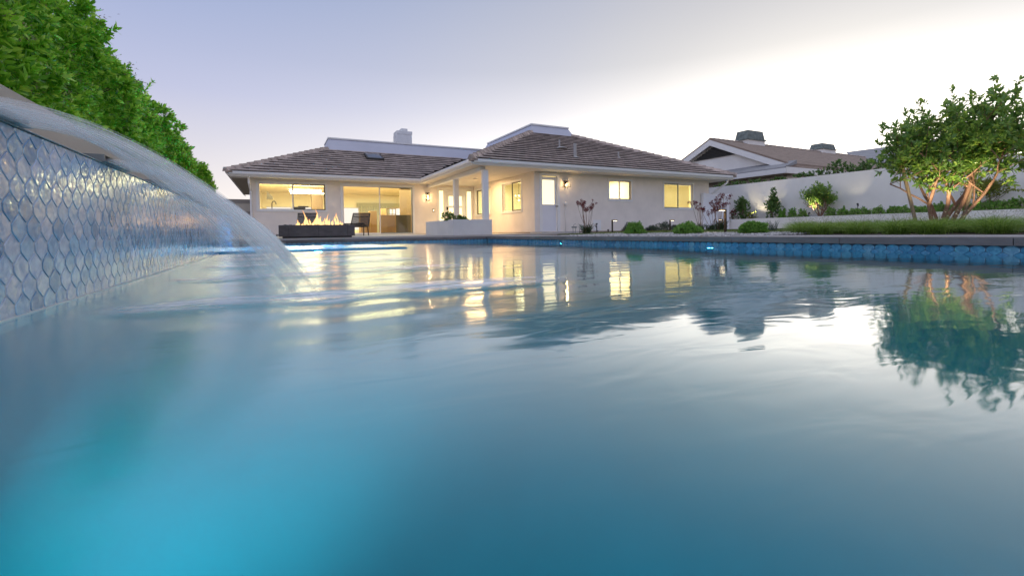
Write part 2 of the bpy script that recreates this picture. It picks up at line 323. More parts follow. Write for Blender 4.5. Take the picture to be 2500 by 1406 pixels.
def flamemat():
    m = bpy.data.materials.new('flame'); m.use_nodes = True; nt = m.node_tree; nt.nodes.remove(nt.nodes['Principled BSDF']); out = nt.nodes['Material Output']
    tc = N(nt, 'ShaderNodeTexCoord'); sp = N(nt, 'ShaderNodeSeparateXYZ'); nt.links.new(tc.outputs['Generated'], sp.inputs[0])
    rp = N(nt, 'ShaderNodeValToRGB'); ramp(rp, [(0, (1, .45, .16)), (.18, (1, .66, .26)), (.6, (1, .62, .24)), (1, (1, .36, .12))]); nt.links.new(sp.outputs['Z'], rp.inputs[0])
    e = N(nt, 'ShaderNodeEmission'); e.inputs[1].default_value = 1.25; nt.links.new(rp.outputs[0], e.inputs[0])
    t = N(nt, 'ShaderNodeBsdfTransparent'); lw = N(nt, 'ShaderNodeLayerWeight'); lw.inputs[0].default_value = .45
    no = N(nt, 'ShaderNodeTexNoise', Scale=14.0, Detail=3.0); nt.links.new(tc.outputs['Object'], no.inputs['Vector'])
    ad = N(nt, 'ShaderNodeMath', operation='ADD'); nt.links.new(lw.outputs['Facing'], ad.inputs[0])
    mr = N(nt, 'ShaderNodeMapRange'); mr.inputs[1].default_value = .45; mr.inputs[2].default_value = .75; mr.inputs[4].default_value = .45; nt.links.new(no.outputs['Fac'], mr.inputs[0]); nt.links.new(mr.outputs[0], ad.inputs[1])
    cl = N(nt, 'ShaderNodeMath', operation='MINIMUM'); cl.inputs[1].default_value = .96; nt.links.new(ad.outputs[0], cl.inputs[0])
    mx = N(nt, 'ShaderNodeMixShader'); nt.links.new(cl.outputs[0], mx.inputs[0]); nt.links.new(e.outputs[0], mx.inputs[1]); nt.links.new(t.outputs[0], mx.inputs[2]); nt.links.new(mx.outputs[0], out.inputs[0])
    MATS['flame'] = m
flamemat()

# ------------------------------------------------------------------ mesh helpers
def wloc(o):
    v = Vector((0, 0, 0))
    while o is not None:
        v += o.location; o = o.parent
    return v
def tag(o, label=None, cat=None, group=None, kind=None):
    if label: o['label'] = label
    if cat: o['category'] = cat
    if group: o['group'] = group
    if kind: o['kind'] = kind
    return o
def thing(name, loc, label, cat, group=None):
    o = bpy.data.objects.new(name, None); col.objects.link(o); o.location = loc; o.empty_display_size = .1
    return tag(o, label, cat, group)
def link_mesh(name, me, m, parent=None, loc=None):
    if m is not None and len(me.materials) == 0: me.materials.append(MATS[m])
    o = bpy.data.objects.new(name, me); col.objects.link(o)
    if parent is not None: o.parent = parent
    if loc is not None: o.location = Vector(loc) - (wloc(parent) if parent else Vector((0, 0, 0)))
    return o
class MB:
    def __init__(s): s.v = []; s.f = []
    def add(s, vs, fs):
        o = len(s.v); s.v += [tuple(p) for p in vs]; s.f += [tuple(i+o for i in f) for f in fs]; return s
    def box(s, x0, x1, y0, y1, z0, z1):
        return s.add([(x0, y0, z0), (x1, y0, z0), (x1, y1, z0), (x0, y1, z0), (x0, y0, z1), (x1, y0, z1), (x1, y1, z1), (x0, y1, z1)],
                     [(0, 3, 2, 1), (4, 5, 6, 7), (0, 1, 5, 4), (1, 2, 6, 5), (2, 3, 7, 6), (3, 0, 4, 7)])
    def obox(s, c, a, b, d):
        c, a, b, d = Vector(c), Vector(a), Vector(b), Vector(d)
        vs = [c+a*i+b*j+d*k for k in (-1, 1) for i, j in ((-1, -1), (1, -1), (1, 1), (-1, 1))]
        return s.add(vs, [(0, 3, 2, 1), (4, 5, 6, 7), (0, 1, 5, 4), (1, 2, 6, 5), (2, 3, 7, 6), (3, 0, 4, 7)])
    def prism(s, poly, ext):
        ext = Vector(ext); n = len(poly); vs = [Vector(p) for p in poly]; vs += [p+ext for p in vs]
        return s.add(vs, [tuple(range(n-1, -1, -1)), tuple(range(n, 2*n))] + [(i, (i+1) % n, n+(i+1) % n, n+i) for i in range(n)])
    def quad(s, *p): return s.add(p, [tuple(range(len(p)))])
    def tube(s, pts, rad, n=8, cap=True):
        pts = [Vector(p) for p in pts]; m = len(pts)
        if not hasattr(rad, '__len__'): rad = [rad]*m
        o = len(s.v); ref = None
        for i, p in enumerate(pts):
            t = (pts[min(i+1, m-1)]-pts[max(i-1, 0)]).normalized()
            if ref is None: ref = t.orthogonal().normalized()
            ref = (ref - t*ref.dot(t)).normalized(); b = t.cross(ref)
            for k in range(n):
                a = 2*math.pi*k/n; s.v.append(tuple(p + (ref*math.cos(a)+b*math.sin(a))*rad[i]))
        for i in range(m-1):
            for k in range(n):
                s.f.append((o+i*n+k, o+i*n+(k+1) % n, o+(i+1)*n+(k+1) % n, o+(i+1)*n+k))
        if cap:
            s.f.append(tuple(o+k for k in range(n-1, -1, -1))); s.f.append(tuple(o+(m-1)*n+k for k in range(n)))
        return s
    def ball(s, c, r, n=8, squash=1.0):
        c = Vector(c); rows = n//2
        o = len(s.v)
        for i in range(rows+1):
            th = math.pi*i/rows
            for k in range(n):
                a = 2*math.pi*k/n; s.v.append((c.x+r*math.sin(th)*math.cos(a), c.y+r*math.sin(th)*math.sin(a), c.z+r*squash*math.cos(th)))
        for i in range(rows):
            for k in range(n): s.f.append((o+i*n+k, o+(i+1)*n+k, o+(i+1)*n+(k+1) % n, o+i*n+(k+1) % n))
        return s
    def build(s, name, m, parent=None, smooth=False, bevel=0.0):
        off = wloc(parent) if parent is not None else Vector((0, 0, 0))
        me = bpy.data.meshes.new(name)
        me.from_pydata([(x-off.x, y-off.y, z-off.z) for x, y, z in s.v], [], s.f); me.update()
        if smooth: me.shade_smooth()
        o = link_mesh(name, me, m, parent)
        if bevel:
            b = o.modifiers.new('bevel', 'BEVEL'); b.width = bevel; b.segments = 2; b.limit_method = 'ANGLE'
        return o
    def top(s, name, m, label, cat, group=None, kind=None, **kw):
        vs = np.array(s.v); c = Vector(((vs[:, 0].min()+vs[:, 0].max())/2, (vs[:, 1].min()+vs[:, 1].max())/2, vs[:, 2].min()))
        s.v = [(x-c.x, y-c.y, z-c.z) for x, y, z in s.v]
        o = s.build(name, m, None, **kw); o.location = c
        return tag(o, label, cat, group, kind)
def np_mesh(name, V, Fc, m, parent=None, smooth=False, loc=None):
    V = np.asarray(V, np.float32); Fc = np.asarray(Fc, np.int32)
    off = wloc(parent) if parent is not None else Vector((0, 0, 0))
    if loc is not None: off = Vector((0, 0, 0))
    V = V - np.array(off, np.float32)
    me = bpy.data.meshes.new(name); k = Fc.shape[1]
    me.vertices.add(len(V)); me.vertices.foreach_set('co', V.ravel())
    me.loops.add(Fc.size); me.loops.foreach_set('vertex_index', Fc.ravel())
    me.polygons.add(len(Fc)); me.polygons.foreach_set('loop_start', np.arange(0, Fc.size, k, dtype=np.int32))
    if smooth: me.polygons.foreach_set('use_smooth', np.ones(len(Fc), bool))
    me.update(calc_edges=True); me.validate()
    o = link_mesh(name, me, m, parent)
    if loc is not None: o.location = loc
    return o
def unit(a): return a/np.maximum(np.linalg.norm(a, axis=-1, keepdims=True), 1e-9)
def leaf_mesh(P, D, Nn, L, W, curl=.12):
    """leaves of six vertices and four triangles: base P, direction D, face normal Nn"""
    D = unit(D); S = unit(np.cross(D, Nn)); U = np.cross(S, D)
    L = np.asarray(L)[:, None]; W = np.asarray(W)[:, None]; n = len(P)
    V = np.stack([P, P+D*L*.36-S*W*.5+U*L*.03, P+D*L*.36+S*W*.5+U*L*.03, P+D*L*.72-S*W*.40-U*L*curl*.4, P+D*L*.72+S*W*.40-U*L*curl*.4, P+D*L-U*L*curl], 1).reshape(-1, 3)
    T = np.array([(0, 2, 1), (1, 2, 4), (1, 4, 3), (3, 4, 5)]); F_ = (np.arange(n)*6)[:, None, None]+T[None]
    return V, F_.reshape(-1, 3)
def whorls(C, A, k, L, W, spread=.9, jit=.25):
    """k leaves round each twig tip C with axis A"""
    n = len(C); A = unit(A); ref = unit(np.cross(A, np.array([.31, .22, .92]))); b = np.cross(A, ref)
    ph = rng.random((n, k))*.7 + np.arange(k)[None]*2.399 + rng.random((n, 1))*6.28
    lay = np.linspace(0, 1, k)[None]*np.ones((n, 1))
    tilt = spread*(1-.55*lay) + rng.normal(0, jit, (n, k))
    D = A[:, None]*np.cos(tilt)[..., None] + (ref[:, None]*np.cos(ph)[..., None]+b[:, None]*np.sin(ph)[..., None])*np.sin(tilt)[..., None]
    P = C[:, None] + A[:, None]*((lay-.5)*L*.8)[..., None]
    D = D.reshape(-1, 3); P = P.reshape(-1, 3); Nn = np.repeat(A, k, 0) + rng.normal(0, .25, (n*k, 3))
    s = rng.uniform(.65, 1.15, n*k)
    return leaf_mesh(P, D, Nn, L*s, W*s)
def blades(P, D, L, W, droop=.5):
    """grass blades: strip of three segments arching over"""
    n = len(P); D = unit(D); side = unit(np.cross(D, np.array([0, 0, 1.])) + rng.normal(0, .15, (n, 3))); Lc = np.asarray(L)[:, None]; W = np.asarray(W)[:, None]
    hd = D.copy(); hd[:, 2] = 0; hd = unit(hd); rows = []
    dr = (droop*rng.uniform(.5, 1.4, n))[:, None]
    for t, w in ((0, 1), (.4, .85), (.75, .55), (1, 0)):
        c = P + D*Lc*t + hd*Lc*dr*t*t*.6 - np.array([0, 0, 1.])*Lc*dr*t*t*t*.55
        if w: rows += [c-side*W*w*.5, c+side*W*w*.5]
        else: rows += [c]
    V = np.stack(rows, 1).reshape(-1, 3)
    T = np.array([(0, 1, 3), (0, 3, 2), (2, 3, 5), (2, 5, 4), (4, 5, 6)])
    return V, ((np.arange(n)*7)[:, None, None]+T[None]).reshape(-1, 3)
def join(*vf):
    V = []; F_ = []; o = 0
    for v, f in vf: V.append(v); F_.append(f+o); o += len(v)
    return np.concatenate(V), np.concatenate(F_)
def lamp(name, kind, loc, power, color, parent=None, **kw):
    l = bpy.data.lights.new(name, kind); l.energy = power; l.color = color
    aim = kw.pop('aim', None)
    for k, v in kw.items(): setattr(l, k, v)
    o = bpy.data.objects.new(name, l); col.objects.link(o)
    if parent is not None: o.parent = parent; o.location = Vector(loc)-wloc(parent)
    else: o.location = loc
    if aim is not None: o.rotation_euler = (-(Vector(aim)-Vector(loc))).to_track_quat('Z', 'Y').to_euler()
    return o
def gz(x, y):
    d = math.hypot(max(0, x-5.55, -1-x), max(0, y-11.85))
    return -.1 + .08*min(1, d/5)

# ================================================================== SETTING
PX0, PX1, PY0, PY1, ZW = -0.74, 5.20, -1.40, 11.50, -0.245
# ground: one sheet to the horizon with the pool cut out
g = MB()
for x0, x1, y0, y1 in ((-400, PX0-.3, -400, 600), (PX1+.3, 600, -400, 600), (PX0-.3, PX1+.3, -400, PY0-.3), (PX0-.3, PX1+.3, PY1+.3, 600)):
    g.quad((x0, y0, -.36), (x1, y0, -.36), (x1, y1, -.36), (x0, y1, -.36))
tag(g.build('ground', 'ground'), kind='structure')

# pool basin
b = MB(); zf = -1.62
b.quad((PX0-.02, PY0, zf), (PX1+.02, PY0, zf), (PX1+.02, PY1+.02, zf), (PX0-.02, PY1+.02, zf))
b.quad((PX0-.02, PY0, zf), (PX0-.02, PY1, zf), (PX0-.02, PY1, -.30), (PX0-.02, PY0, -.30))
b.quad((PX1+.02, PY1, zf), (PX1+.02, PY0, zf), (PX1+.02, PY0, -.17), (PX1+.02, PY1, -.17))
b.quad((PX0, PY1+.02, zf), (PX1, PY1+.02, zf), (PX1, PY1+.02, -.17), (PX0, PY1+.02, -.17))
b.quad((PX1, PY0, zf), (PX0, PY0, zf), (PX0, PY0, -.17), (PX1, PY0, -.17))
pool = tag(b.build('pool', 'pool_plaster'), kind='structure')
gb = MB(); gb.box(PX1+.001, PX1+.019, PY0, PY1+.02, -.42, -.172); gb.box(PX0, PX1+.001, PY1+.001, PY1+.019, -.42, -.172)
gb.build('grout_bed', 'grout_pool', pool)

# ogee tile shape: u along the wall, v up, w proud of the wall
TW, TP = .098, .129
def tile_outline(n=7, part='full', gap=.0024):
    vv = np.linspace(-.5, .5, 2*n+1)*TP
    def hw(v):
        a = abs(v)/(TP/2); c = math.cos(math.pi*a); c = max(-1, min(1, 1.2*c)); return TW*.25*(1+c)-gap
    pts = [(hw(v), v) for v in vv if hw(v) > .0006]
    vm = max(abs(p[1]) for p in pts)
    lo = [(x, v) for x, v in pts]
    if part == 'lower': lo = [(x, v) for x, v in lo if v <= 1e-6]
    right = lo; left = [(-x, v) for x, v in reversed(lo)]
    o = [(0, -vm-.003)] + right + ([(0, vm+.003)] if part == 'full' else []) + left
    return o
def tile_verts(part='full'):
    o = tile_outline(6, part); n = len(o); cv = 0 if part == 'full' else -.016
    V = [(u, v, 0.0) for u, v in o] + [(u*.90, cv+(v-cv)*.94, .0022) for u, v in o]
    F_ = [(i, (i+1) % n, n+(i+1) % n, n+i) for i in range(n)] + [tuple(range(n, 2*n))]
    return V, F_
def tile_mesh(name, m, to3, part='full'):
    V, F_ = tile_verts(part); me = bpy.data.meshes.new(name); me.from_pydata([to3(*p) for p in V], [], F_); me.update()
    me.materials.append(MATS[m]); return me
def lay_tiles(places, name, m, parent, to3, limit):
    """places: (distance, x, y, z, part); the ones that show largest become parts, the others one joined part"""
    places.sort(key=lambda t: t[0]); meshes = {p: tile_mesh(name, m, to3, p) for p in ('full', 'lower')}
    off = wloc(parent)
    for d, x, y, z, p in places[:limit]:
        o = bpy.data.objects.new(name, meshes[p]); col.objects.link(o); o.parent = parent; o.location = Vector((x, y, z))-off
    mb = MB()
    for d, x, y, z, p in places[limit:]:
        V, F_ = tile_verts(p); mb.add([(x+to3(*q)[0], y+to3(*q)[1], z+to3(*q)[2]) for q in V], F_)
    if mb.v: tag(mb.build(name+'_field', m+'_rest', parent), kind='stuff')
pl = []
for r in range(3):
    z = -.205-.063*r
    y = PY1-.05-(r % 2)*TW/2
    while y > .6:
        pl.append((math.hypot(PX1, y)*(1+.25*(r == 2)), PX1, y, z, 'full')); y -= TW
pr = []
for r in range(3):
    z = -.205-.063*r; x = PX0+.1+(r % 2)*TW/2
    while x < PX1-.04: pr.append((math.hypot(x, PY1), x, PY1, z, 'full')); x += TW
lay_tiles(pl, 'waterline_tile', 'pool_tile', pool, lambda u, v, w: (-w, -u, v), 215)
lay_tiles(pr, 'waterline_tile', 'pool_tile', pool, lambda u, v, w: (u, -w, v), 60)

# coping stones round the pool
cop = bpy.data.objects.new('coping', None); col.objects.link(cop); cop.location = (PX1, PY1, -.17); tag(cop, kind='structure')
js = [1.34+1.25*k for k in range(-2, 9)]; js = [PY0]+[j for j in js if PY0 < j < PY1+.2]
for a, b_ in zip(js[:-1], js[1:]):
    MB().box(PX1-.025, PX1+.35, a+.002, b_-.002, -.17, -.10).build('coping_stone', 'coping', cop, bevel=.004)
MB().box(PX1-.025, PX1+.35, js[-1]+.002, PY1+.35, -.17, -.10).build('coping_stone', 'coping', cop, bevel=.004)
x = PX1-.027
while x > PX0-.2:
    x2 = max(x-1.25, PX0-.25); MB().box(x2+.002, x-.002, PY1-.025, PY1+.35, -.17, -.1005).build('coping_stone', 'coping', cop, bevel=.004); x = x2

# patio, garden bed, turf
def sheet(name, x0, x1, y0, y1, m, dz=0.0, step=.5, hole=None, kind='structure'):
    nx, ny = max(2, int((x1-x0)/step)+1), max(2, int((y1-y0)/step)+1); xs = np.linspace(x0, x1, nx); ys = np.linspace(y0, y1, ny)
    V = [(a, c, gz(a, c)+dz) for c in ys for a in xs]; F_ = [(j*nx+i, j*nx+i+1, (j+1)*nx+i+1, (j+1)*nx+i) for j in range(ny-1) for i in range(nx-1)]
    mb = MB(); mb.add(V, F_); n0 = len(mb.v)
    for (i0, j0, i1, j1) in ((0, 0, nx-1, 0), (nx-1, 0, nx-1, ny-1), (nx-1, ny-1, 0, ny-1), (0, ny-1, 0, 0)):
        p, q = V[j0*nx+i0], V[j1*nx+i1]; mb.quad((p[0], p[1], -.34), (q[0], q[1], -.34), q, p)
    return tag(mb.build(name, m), kind=kind)
sheet('patio', -3.2, 8.33, PY1+.352, 19.9, 'patio')
sheet('side_path', 8.332, 19.4, 12.1, 14.2, 'concrete', -.02)
sheet('garden_bed', 8.332, 19.4, 11.852, 12.098, 'soil', -.03)
sheet('garden_bed', PX1+.352, 19.4, -4.0, 11.86, 'soil', -.03)
sheet('lawn', 7.75, 18.85, -3.9, 11.84, 'turf_base', -.012)
# mowing strip and path slabs beside the coping
ms = MB(); ms.box(PX1+.354, PX1+.80, -3, 4.15, -.2, -.094)
ms.box(PX1+.354, PX1+.95, 8.4, 11.84, -.2, -.094)
tag(ms.build('mowing_strip', 'concrete', bevel=.004), kind='structure')
# gravel
npb = 5200; ang = rng.random((npb, 2))
px_ = PX1+.36+ang[:, 0]*2.0; py_ = 3.9+ang[:, 1]*4.9
keep = ~((px_ < 6.02) & (py_ < 4.17)); px_, py_ = px_[keep], py_[keep]; npb = len(px_)
pzz = np.array([gz(a, c) for a, c in zip(px_, py_)])-.012+rng.uniform(0, .014, npb)
sz = rng.uniform(.012, .03, (npb, 3))*np.array([1.1, 1.1, .75])
oc = np.array([(1, 0, 0), (-1, 0, 0), (0, 1, 0), (0, -1, 0), (0, 0, 1), (0, 0, -1)], float); of = np.array([(0, 2, 4), (2, 1, 4), (1, 3, 4), (3, 0, 4), (2, 0, 5), (1, 2, 5), (3, 1, 5), (0, 3, 5)])
rotn = rng.random(npb)*6.28; cs, sn = np.cos(rotn), np.sin(rotn)
V = oc[None]*sz[:, None]; V = np.stack([V[..., 0]*cs[:, None]-V[..., 1]*sn[:, None], V[..., 0]*sn[:, None]+V[..., 1]*cs[:, None], V[..., 2]], -1)+np.stack([px_, py_, pzz], -1)[:, None]
tag(np_mesh('gravel', V.reshape(-1, 3), (np.arange(npb)*6)[:, None, None].repeat(8, 1).reshape(-1, 1)+np.tile(of, (npb, 1)), 'pebble'), kind='stuff')
# turf blades
nt_ = 42000; bx = rng.uniform(7.75, 18.8, nt_); by = rng.uniform(-3.0, 11.8, nt_)
bp_ = np.stack([bx, by, np.array([gz(a, c) for a, c in zip(bx, by)])-.012], -1)
V, F_ = blades(bp_, np.stack([rng.normal(0, .4, nt_), rng.normal(0, .4, nt_), np.ones(nt_)], -1), rng.uniform(.02, .045, nt_), np.full(nt_, .006), .3)
tag(np_mesh('grass', V, F_, 'turf_blade'), kind='stuff')

# ------------------------------------------------------------------ water surface
SPX1 = onZ(1006, 608, ZW).x; SPY0 = .5*(onZ(1006, 608, ZW).y+onZ(540, 619, ZW).y); SPY1 = SPY0+2.35; SPT = ZW+.038
SLOTS = [1.86, 3.0, 4.1, 5.2, 6.3]
SLOTW = .185
LAND = PX0+.86
xs = np.linspace(PX0-.01, PX1+.015, 130); ys = np.concatenate([np.linspace(PY0, 1.0, 60), np.linspace(1.03, 4.5, 110), np.linspace(4.56, PY1+.015, 90)])
XX, YY = np.meshgrid(xs, ys); H = np.zeros_like(XX)
H += .0015*np.sin(XX*2.1+YY*.9+.4*np.sin(YY*1.3))+.0012*np.sin(-XX*1.2+YY*2.6+1.0)+.0006*np.sin(XX*5.1-YY*2.2)
for k, yk in enumerate(SLOTS):
    dx = (XX-LAND); dy = (YY-yk); d = np.hypot(dx*.85, dy*1.0)
    away = 1/(1+np.exp(-(dx+.05)/.15))
    H += .0028*np.exp(-(d/.62)**2)*np.cos(2*np.pi*d/.27)*(.45+.55*away)
    H += .0022*np.exp(-((dx-.55)/.75)**2-(dy/.22)**2)*np.cos(dy*2*np.pi/.30)
    H -= .006*np.exp(-((dx/.10)**2+(dy/.2)**2))
V = np.stack([XX, YY, ZW+H], -1).reshape(-1, 3); nx, ny = len(xs), len(ys)
idx = np.arange(nx*ny).reshape(ny, nx)
F_ = np.stack([idx[:-1, :-1], idx[:-1, 1:], idx[1:, 1:], idx[1:, :-1]], -1).reshape(-1, 4)
tag(np_mesh('water', V, F_, 'water', smooth=True), kind='structure')

# ------------------------------------------------------------------ spa with a spillway
spa = thing('spa', (PX0+1.3, SPY0, -.6), 'raised spa with blue tiled front spilling into the pool corner', 'spa')
s = MB(); t = .16
s.box(PX0, SPX1, SPY0, SPY0+t, -1.6, SPT-.012); s.box(SPX1-t, SPX1, SPY0+t+.001, SPY1, -1.6, SPT-.012); s.box(PX0, SPX1-t-.001, SPY1-t, SPY1, -1.6, SPT-.008)
s.box(PX0, SPX1-t-.001, SPY0+t+.001, SPY1-t-.001, -1.6, -1.0)
s.build('shell', 'pool_tile_rest', spa, bevel=.012)
nx, ny = 60, 54; xs = np.linspace(PX0-.01, SPX1-.012, nx); ys = np.linspace(SPY0+.012, SPY1-.01, ny); XX, YY = np.meshgrid(xs, ys)
ed = np.minimum(np.minimum(SPX1-XX, YY-SPY0), .35)/.35
H = ed*(.014*np.abs(np.sin(XX*5+np.sin(YY*4)*1.3))*np.abs(np.cos(YY*4.2+XX))+.006*np.sin(XX*17+YY*9)*np.sin(YY*15-XX*6))
V = np.stack([XX, YY, SPT+H-.004], -1).reshape(-1, 3); idx = np.arange(nx*ny).reshape(ny, nx)
np_mesh('bubbling_water', V, np.stack([idx[:-1, :-1], idx[:-1, 1:], idx[1:, 1:], idx[1:, :-1]], -1).reshape(-1, 4), 'spa_water', spa, smooth=True)

def pool_light(p, n, label, power, color=(.12, .85, .95), aim=None, size=165):
    p = Vector(p); n = Vector(n)
    t = thing('pool_light', p, label, 'pool light', 'underwater pool lights')
    a = n.orthogonal().normalized(); bb = n.cross(a); mb = MB(); mb.tube([p, p+n*.025], .05, 20); mb.build('rim', 'steel', t)
    MB().tube([p+n*.02, p+n*.032], [.034, .028], 20).build('lens', 'lens', t)
    lamp('underwater_lamp', 'SPOT', p+n*.06, power, color, t, aim=aim or p+n*2+Vector((0, 0, -.12)), spot_size=math.radians(size), spot_blend=1.0, shadow_soft_size=.05)
pl1 = onX(1376, 597.5, PX1); pl2 = onX(1742, 608, PX1)
pool_light((PX1, pl1.y, ZW-.06), (-1, 0, 0), 'round underwater light on the pool side below the tall red flowers', 95, (.10, .88, .80))
pool_light((PX1, pl2.y, ZW-.05), (-1, 0, 0), 'round underwater light in the pool side below the white gate', 95, (.12, .85, .85))
pool_light((.55, SPY0, ZW-.13), (0, -1, 0), 'round underwater light on the front of the spa', 230, (.04, .86, .92))
pool_light((PX0-.01, 1.12, -.75), (1, 0, 0), 'round underwater light low on the tiled wall by the first water sheet', 60, (.0, .82, .92), aim=(-.14, 2.05, -1.62), size=74)
lamp('spa_lamp', 'POINT', (.3, SPY1-.5, -.6), 320, (.3, .9, 1), spa, shadow_soft_size=.08)

# ------------------------------------------------------------------ tiled feature wall with water spouts
fwall = thing('tiled_wall', (PX0-.1, 4, -.3), 'raised pool wall clad in iridescent blue leaf shaped tiles', 'wall')
WT = .36
c = MB(); c.box(-.99, PX0-.012, PY0, PY1+.2, -.5, WT); c.build('core', 'concrete', fwall)
gr = MB(); gr.box(PX0-.0115, PX0-.0004, PY0, PY1, -.48, WT-.001); gr.build('grout_bed', 'grout', fwall)
ca = MB(); ca.box(-.988, PX0+.012, PY0, PY1+.2, WT+.001, WT+.005); ca.build('ledge', 'steel', fwall, bevel=.003)
pl = []
for r in range(11):
    z = WT-.0645*r
    if z < -.32: break
    y = .9+(r % 2)*TW/2
    while y < PY1-.05:
        pl.append((math.sqrt(.55+y*y+z*z), PX0, y, z, 'full' if r else 'lower')); y += TW
lay_tiles([q for q in pl if q[2] > 1.45], 'tile', 'wall_tile', fwall, lambda u, v, w: (w, u, v), 300)
wl = MB(); wl.box(PX0, PX0+.006, PY0, SPY0, ZW-.012, ZW+.006); wl.build('meniscus_line', 'white_paint', fwall)  # white strip standing in for light caught along the meniscus
for yk in SLOTS:
    sp_ = MB(); sp_.box(-.93, PX0+.035, yk-SLOTW-.02, yk+SLOTW+.02, WT+.0055, WT+.009); sp_.box(-.93, PX0+.025, yk-SLOTW-.02, yk+SLOTW+.02, WT+.034, WT+.039)
    for sg in (-1, 1): sp_.box(-.93, PX0+.025, yk+sg*(SLOTW+.016)-.004, yk+sg*(SLOTW+.016)+.004, WT+.0092, WT+.0338)
    sp_.build('spout', 'steel', fwall)

# falling sheets of water
NAMES = ['broad arc of clear water from the first spout, closest to the camera', 'second arc of water along the tiled wall', 'third arc of water along the tiled wall',
         'fourth arc of water along the tiled wall', 'fifth arc of water along the tiled wall, next to the spa']
def water_arc(yk, label, seed):
    rs = np.random.default_rng(seed); nu, nv = 40, 56; us = np.linspace(-1, 1, nu); s_ = np.linspace(0, 1, nv)
    U, S = np.meshgrid(us, s_); Vs = []; Fs = []; UV = []
    for lay, (sp, wd) in enumerate(((1.0, 1.0), (.98, 1.0), (.96, .99), (.94, .98), (.92, .97), (.89, .96), (.86, .95), (.82, .93))):
        cc = .80/sp**2; d = S*math.sqrt(.628/cc)
        wob = sum(rs.normal(0, 1)*np.sin(U*k*2.3+rs.random()*6) for k in range(1, 7))*.5
        wid = SLOTW*wd*(1+.55*S**3+.03*np.sin(S*4+lay))
        d2 = d*(1+.014*wob*S)
        Xa = PX0+.02+d2; Ya = yk+U*wid+.004*S*np.sin(S*9+U*5); Za = .383-.003*lay-cc*d*d+.006*wob*S+.010*S*np.sin(U*9+seed)
        th = .007*(1-.4*S)*(1-.8*np.abs(U)**4)+.001
        Vt = np.stack([Xa, Ya, Za+th*.5], -1).reshape(-1, 3); Vb = np.stack([Xa-th*S*.6, Ya, Za-th*.5], -1).reshape(-1, 3)
        idx = np.arange(nu*nv).reshape(nv, nu); q = np.stack([idx[:-1, :-1], idx[:-1, 1:], idx[1:, 1:], idx[1:, :-1]], -1).reshape(-1, 4)
        m = nu*nv; ring = np.concatenate([idx[0, :], idx[1:, -1], idx[-1, ::-1][1:], idx[::-1, 0][1:-1]]); rn = np.roll(ring, -1)
        side = np.stack([ring, ring+m, rn+m, rn], -1)
        Fs.append(np.concatenate([q, q[:, ::-1]+m, side])+lay*2*m); Vs += [Vt, Vb]
        uu = (U.ravel()+1)/2+lay*3.7; UV.append(np.stack([np.concatenate([uu]*2), np.concatenate([S.ravel()]*2)], -1))
    ctr = Vector((PX0+.4, yk, 0)); o = np_mesh('water_sheet', np.concatenate(Vs)-np.array(ctr), np.concatenate(Fs), 'falling_water', smooth=True, loc=ctr)
    uvl = o.data.uv_layers.new(name='UVMap'); uvv = np.concatenate(UV)
    li = np.empty(len(o.data.loops), np.int32); o.data.loops.foreach_get('vertex_index', li); uvl.data.foreach_set('uv', uvv[li].astype(np.float32).ravel())
    return tag(o, label, 'waterfall', 'sheets of water from the wall spouts')
for k, yk in enumerate(SLOTS): water_arc(yk, NAMES[k], 20+k)

# foam drifting away from where the sheets land
fV = []; fF = []; fU = []; o_ = 0
for k, yk in enumerate(SLOTS):
    for (cx, cyy, rx, ry) in ((LAND+.02, yk, .20, .26), (LAND+.62, yk+.10+.05*k, .62, .24), (LAND-.35, yk+.05, .35, .20)):
        n = 22; g_ = np.linspace(-1, 1, n); GX, GY = np.meshgrid(g_, g_); r = np.hypot(GX, GY)
        z = ZW+.009+.006*np.clip(1-r*r, 0, 1)*(1+.5*np.sin(GX*7+k)*np.cos(GY*5))
        fV.append(np.stack([np.maximum(cx+GX*rx, PX0+.01), cyy+GY*ry+.12*GX*GX*ry, z], -1).reshape(-1, 3)); idx = np.arange(n*n).reshape(n, n)+o_; o_ += n*n
        fF.append(np.stack([idx[:-1, :-1], idx[:-1, 1:], idx[1:, 1:], idx[1:, :-1]], -1).reshape(-1, 4)); fU.append(np.stack([GX.ravel(), GY.ravel()], -1))
fo = tag(np_mesh('foam', np.concatenate(fV), np.concatenate(fF), 'foam', smooth=True), kind='stuff')
fu = fo.data.uv_layers.new(name='UVMap'); li = np.empty(len(fo.data.loops), np.int32); fo.data.loops.foreach_get('vertex_index', li); fu.data.foreach_set('uv', np.concatenate(fU)[li].astype(np.float32).ravel())

# tan garden wall behind the tiled wall and raised soil behind it
gw = MB(); gw.box(-1.16, -1.0, PY0, 16.5, -.35, .645); gw.top('garden_wall', 'stucco_tan', 'tan plastered garden wall running behind the tiled pool wall under the hedge', 'wall')
rb = MB(); rb.box(-4.2, -1.161, -3, 17.5, -.35, .5); tag(rb.build('planting_bed', 'soil'), kind='structure')

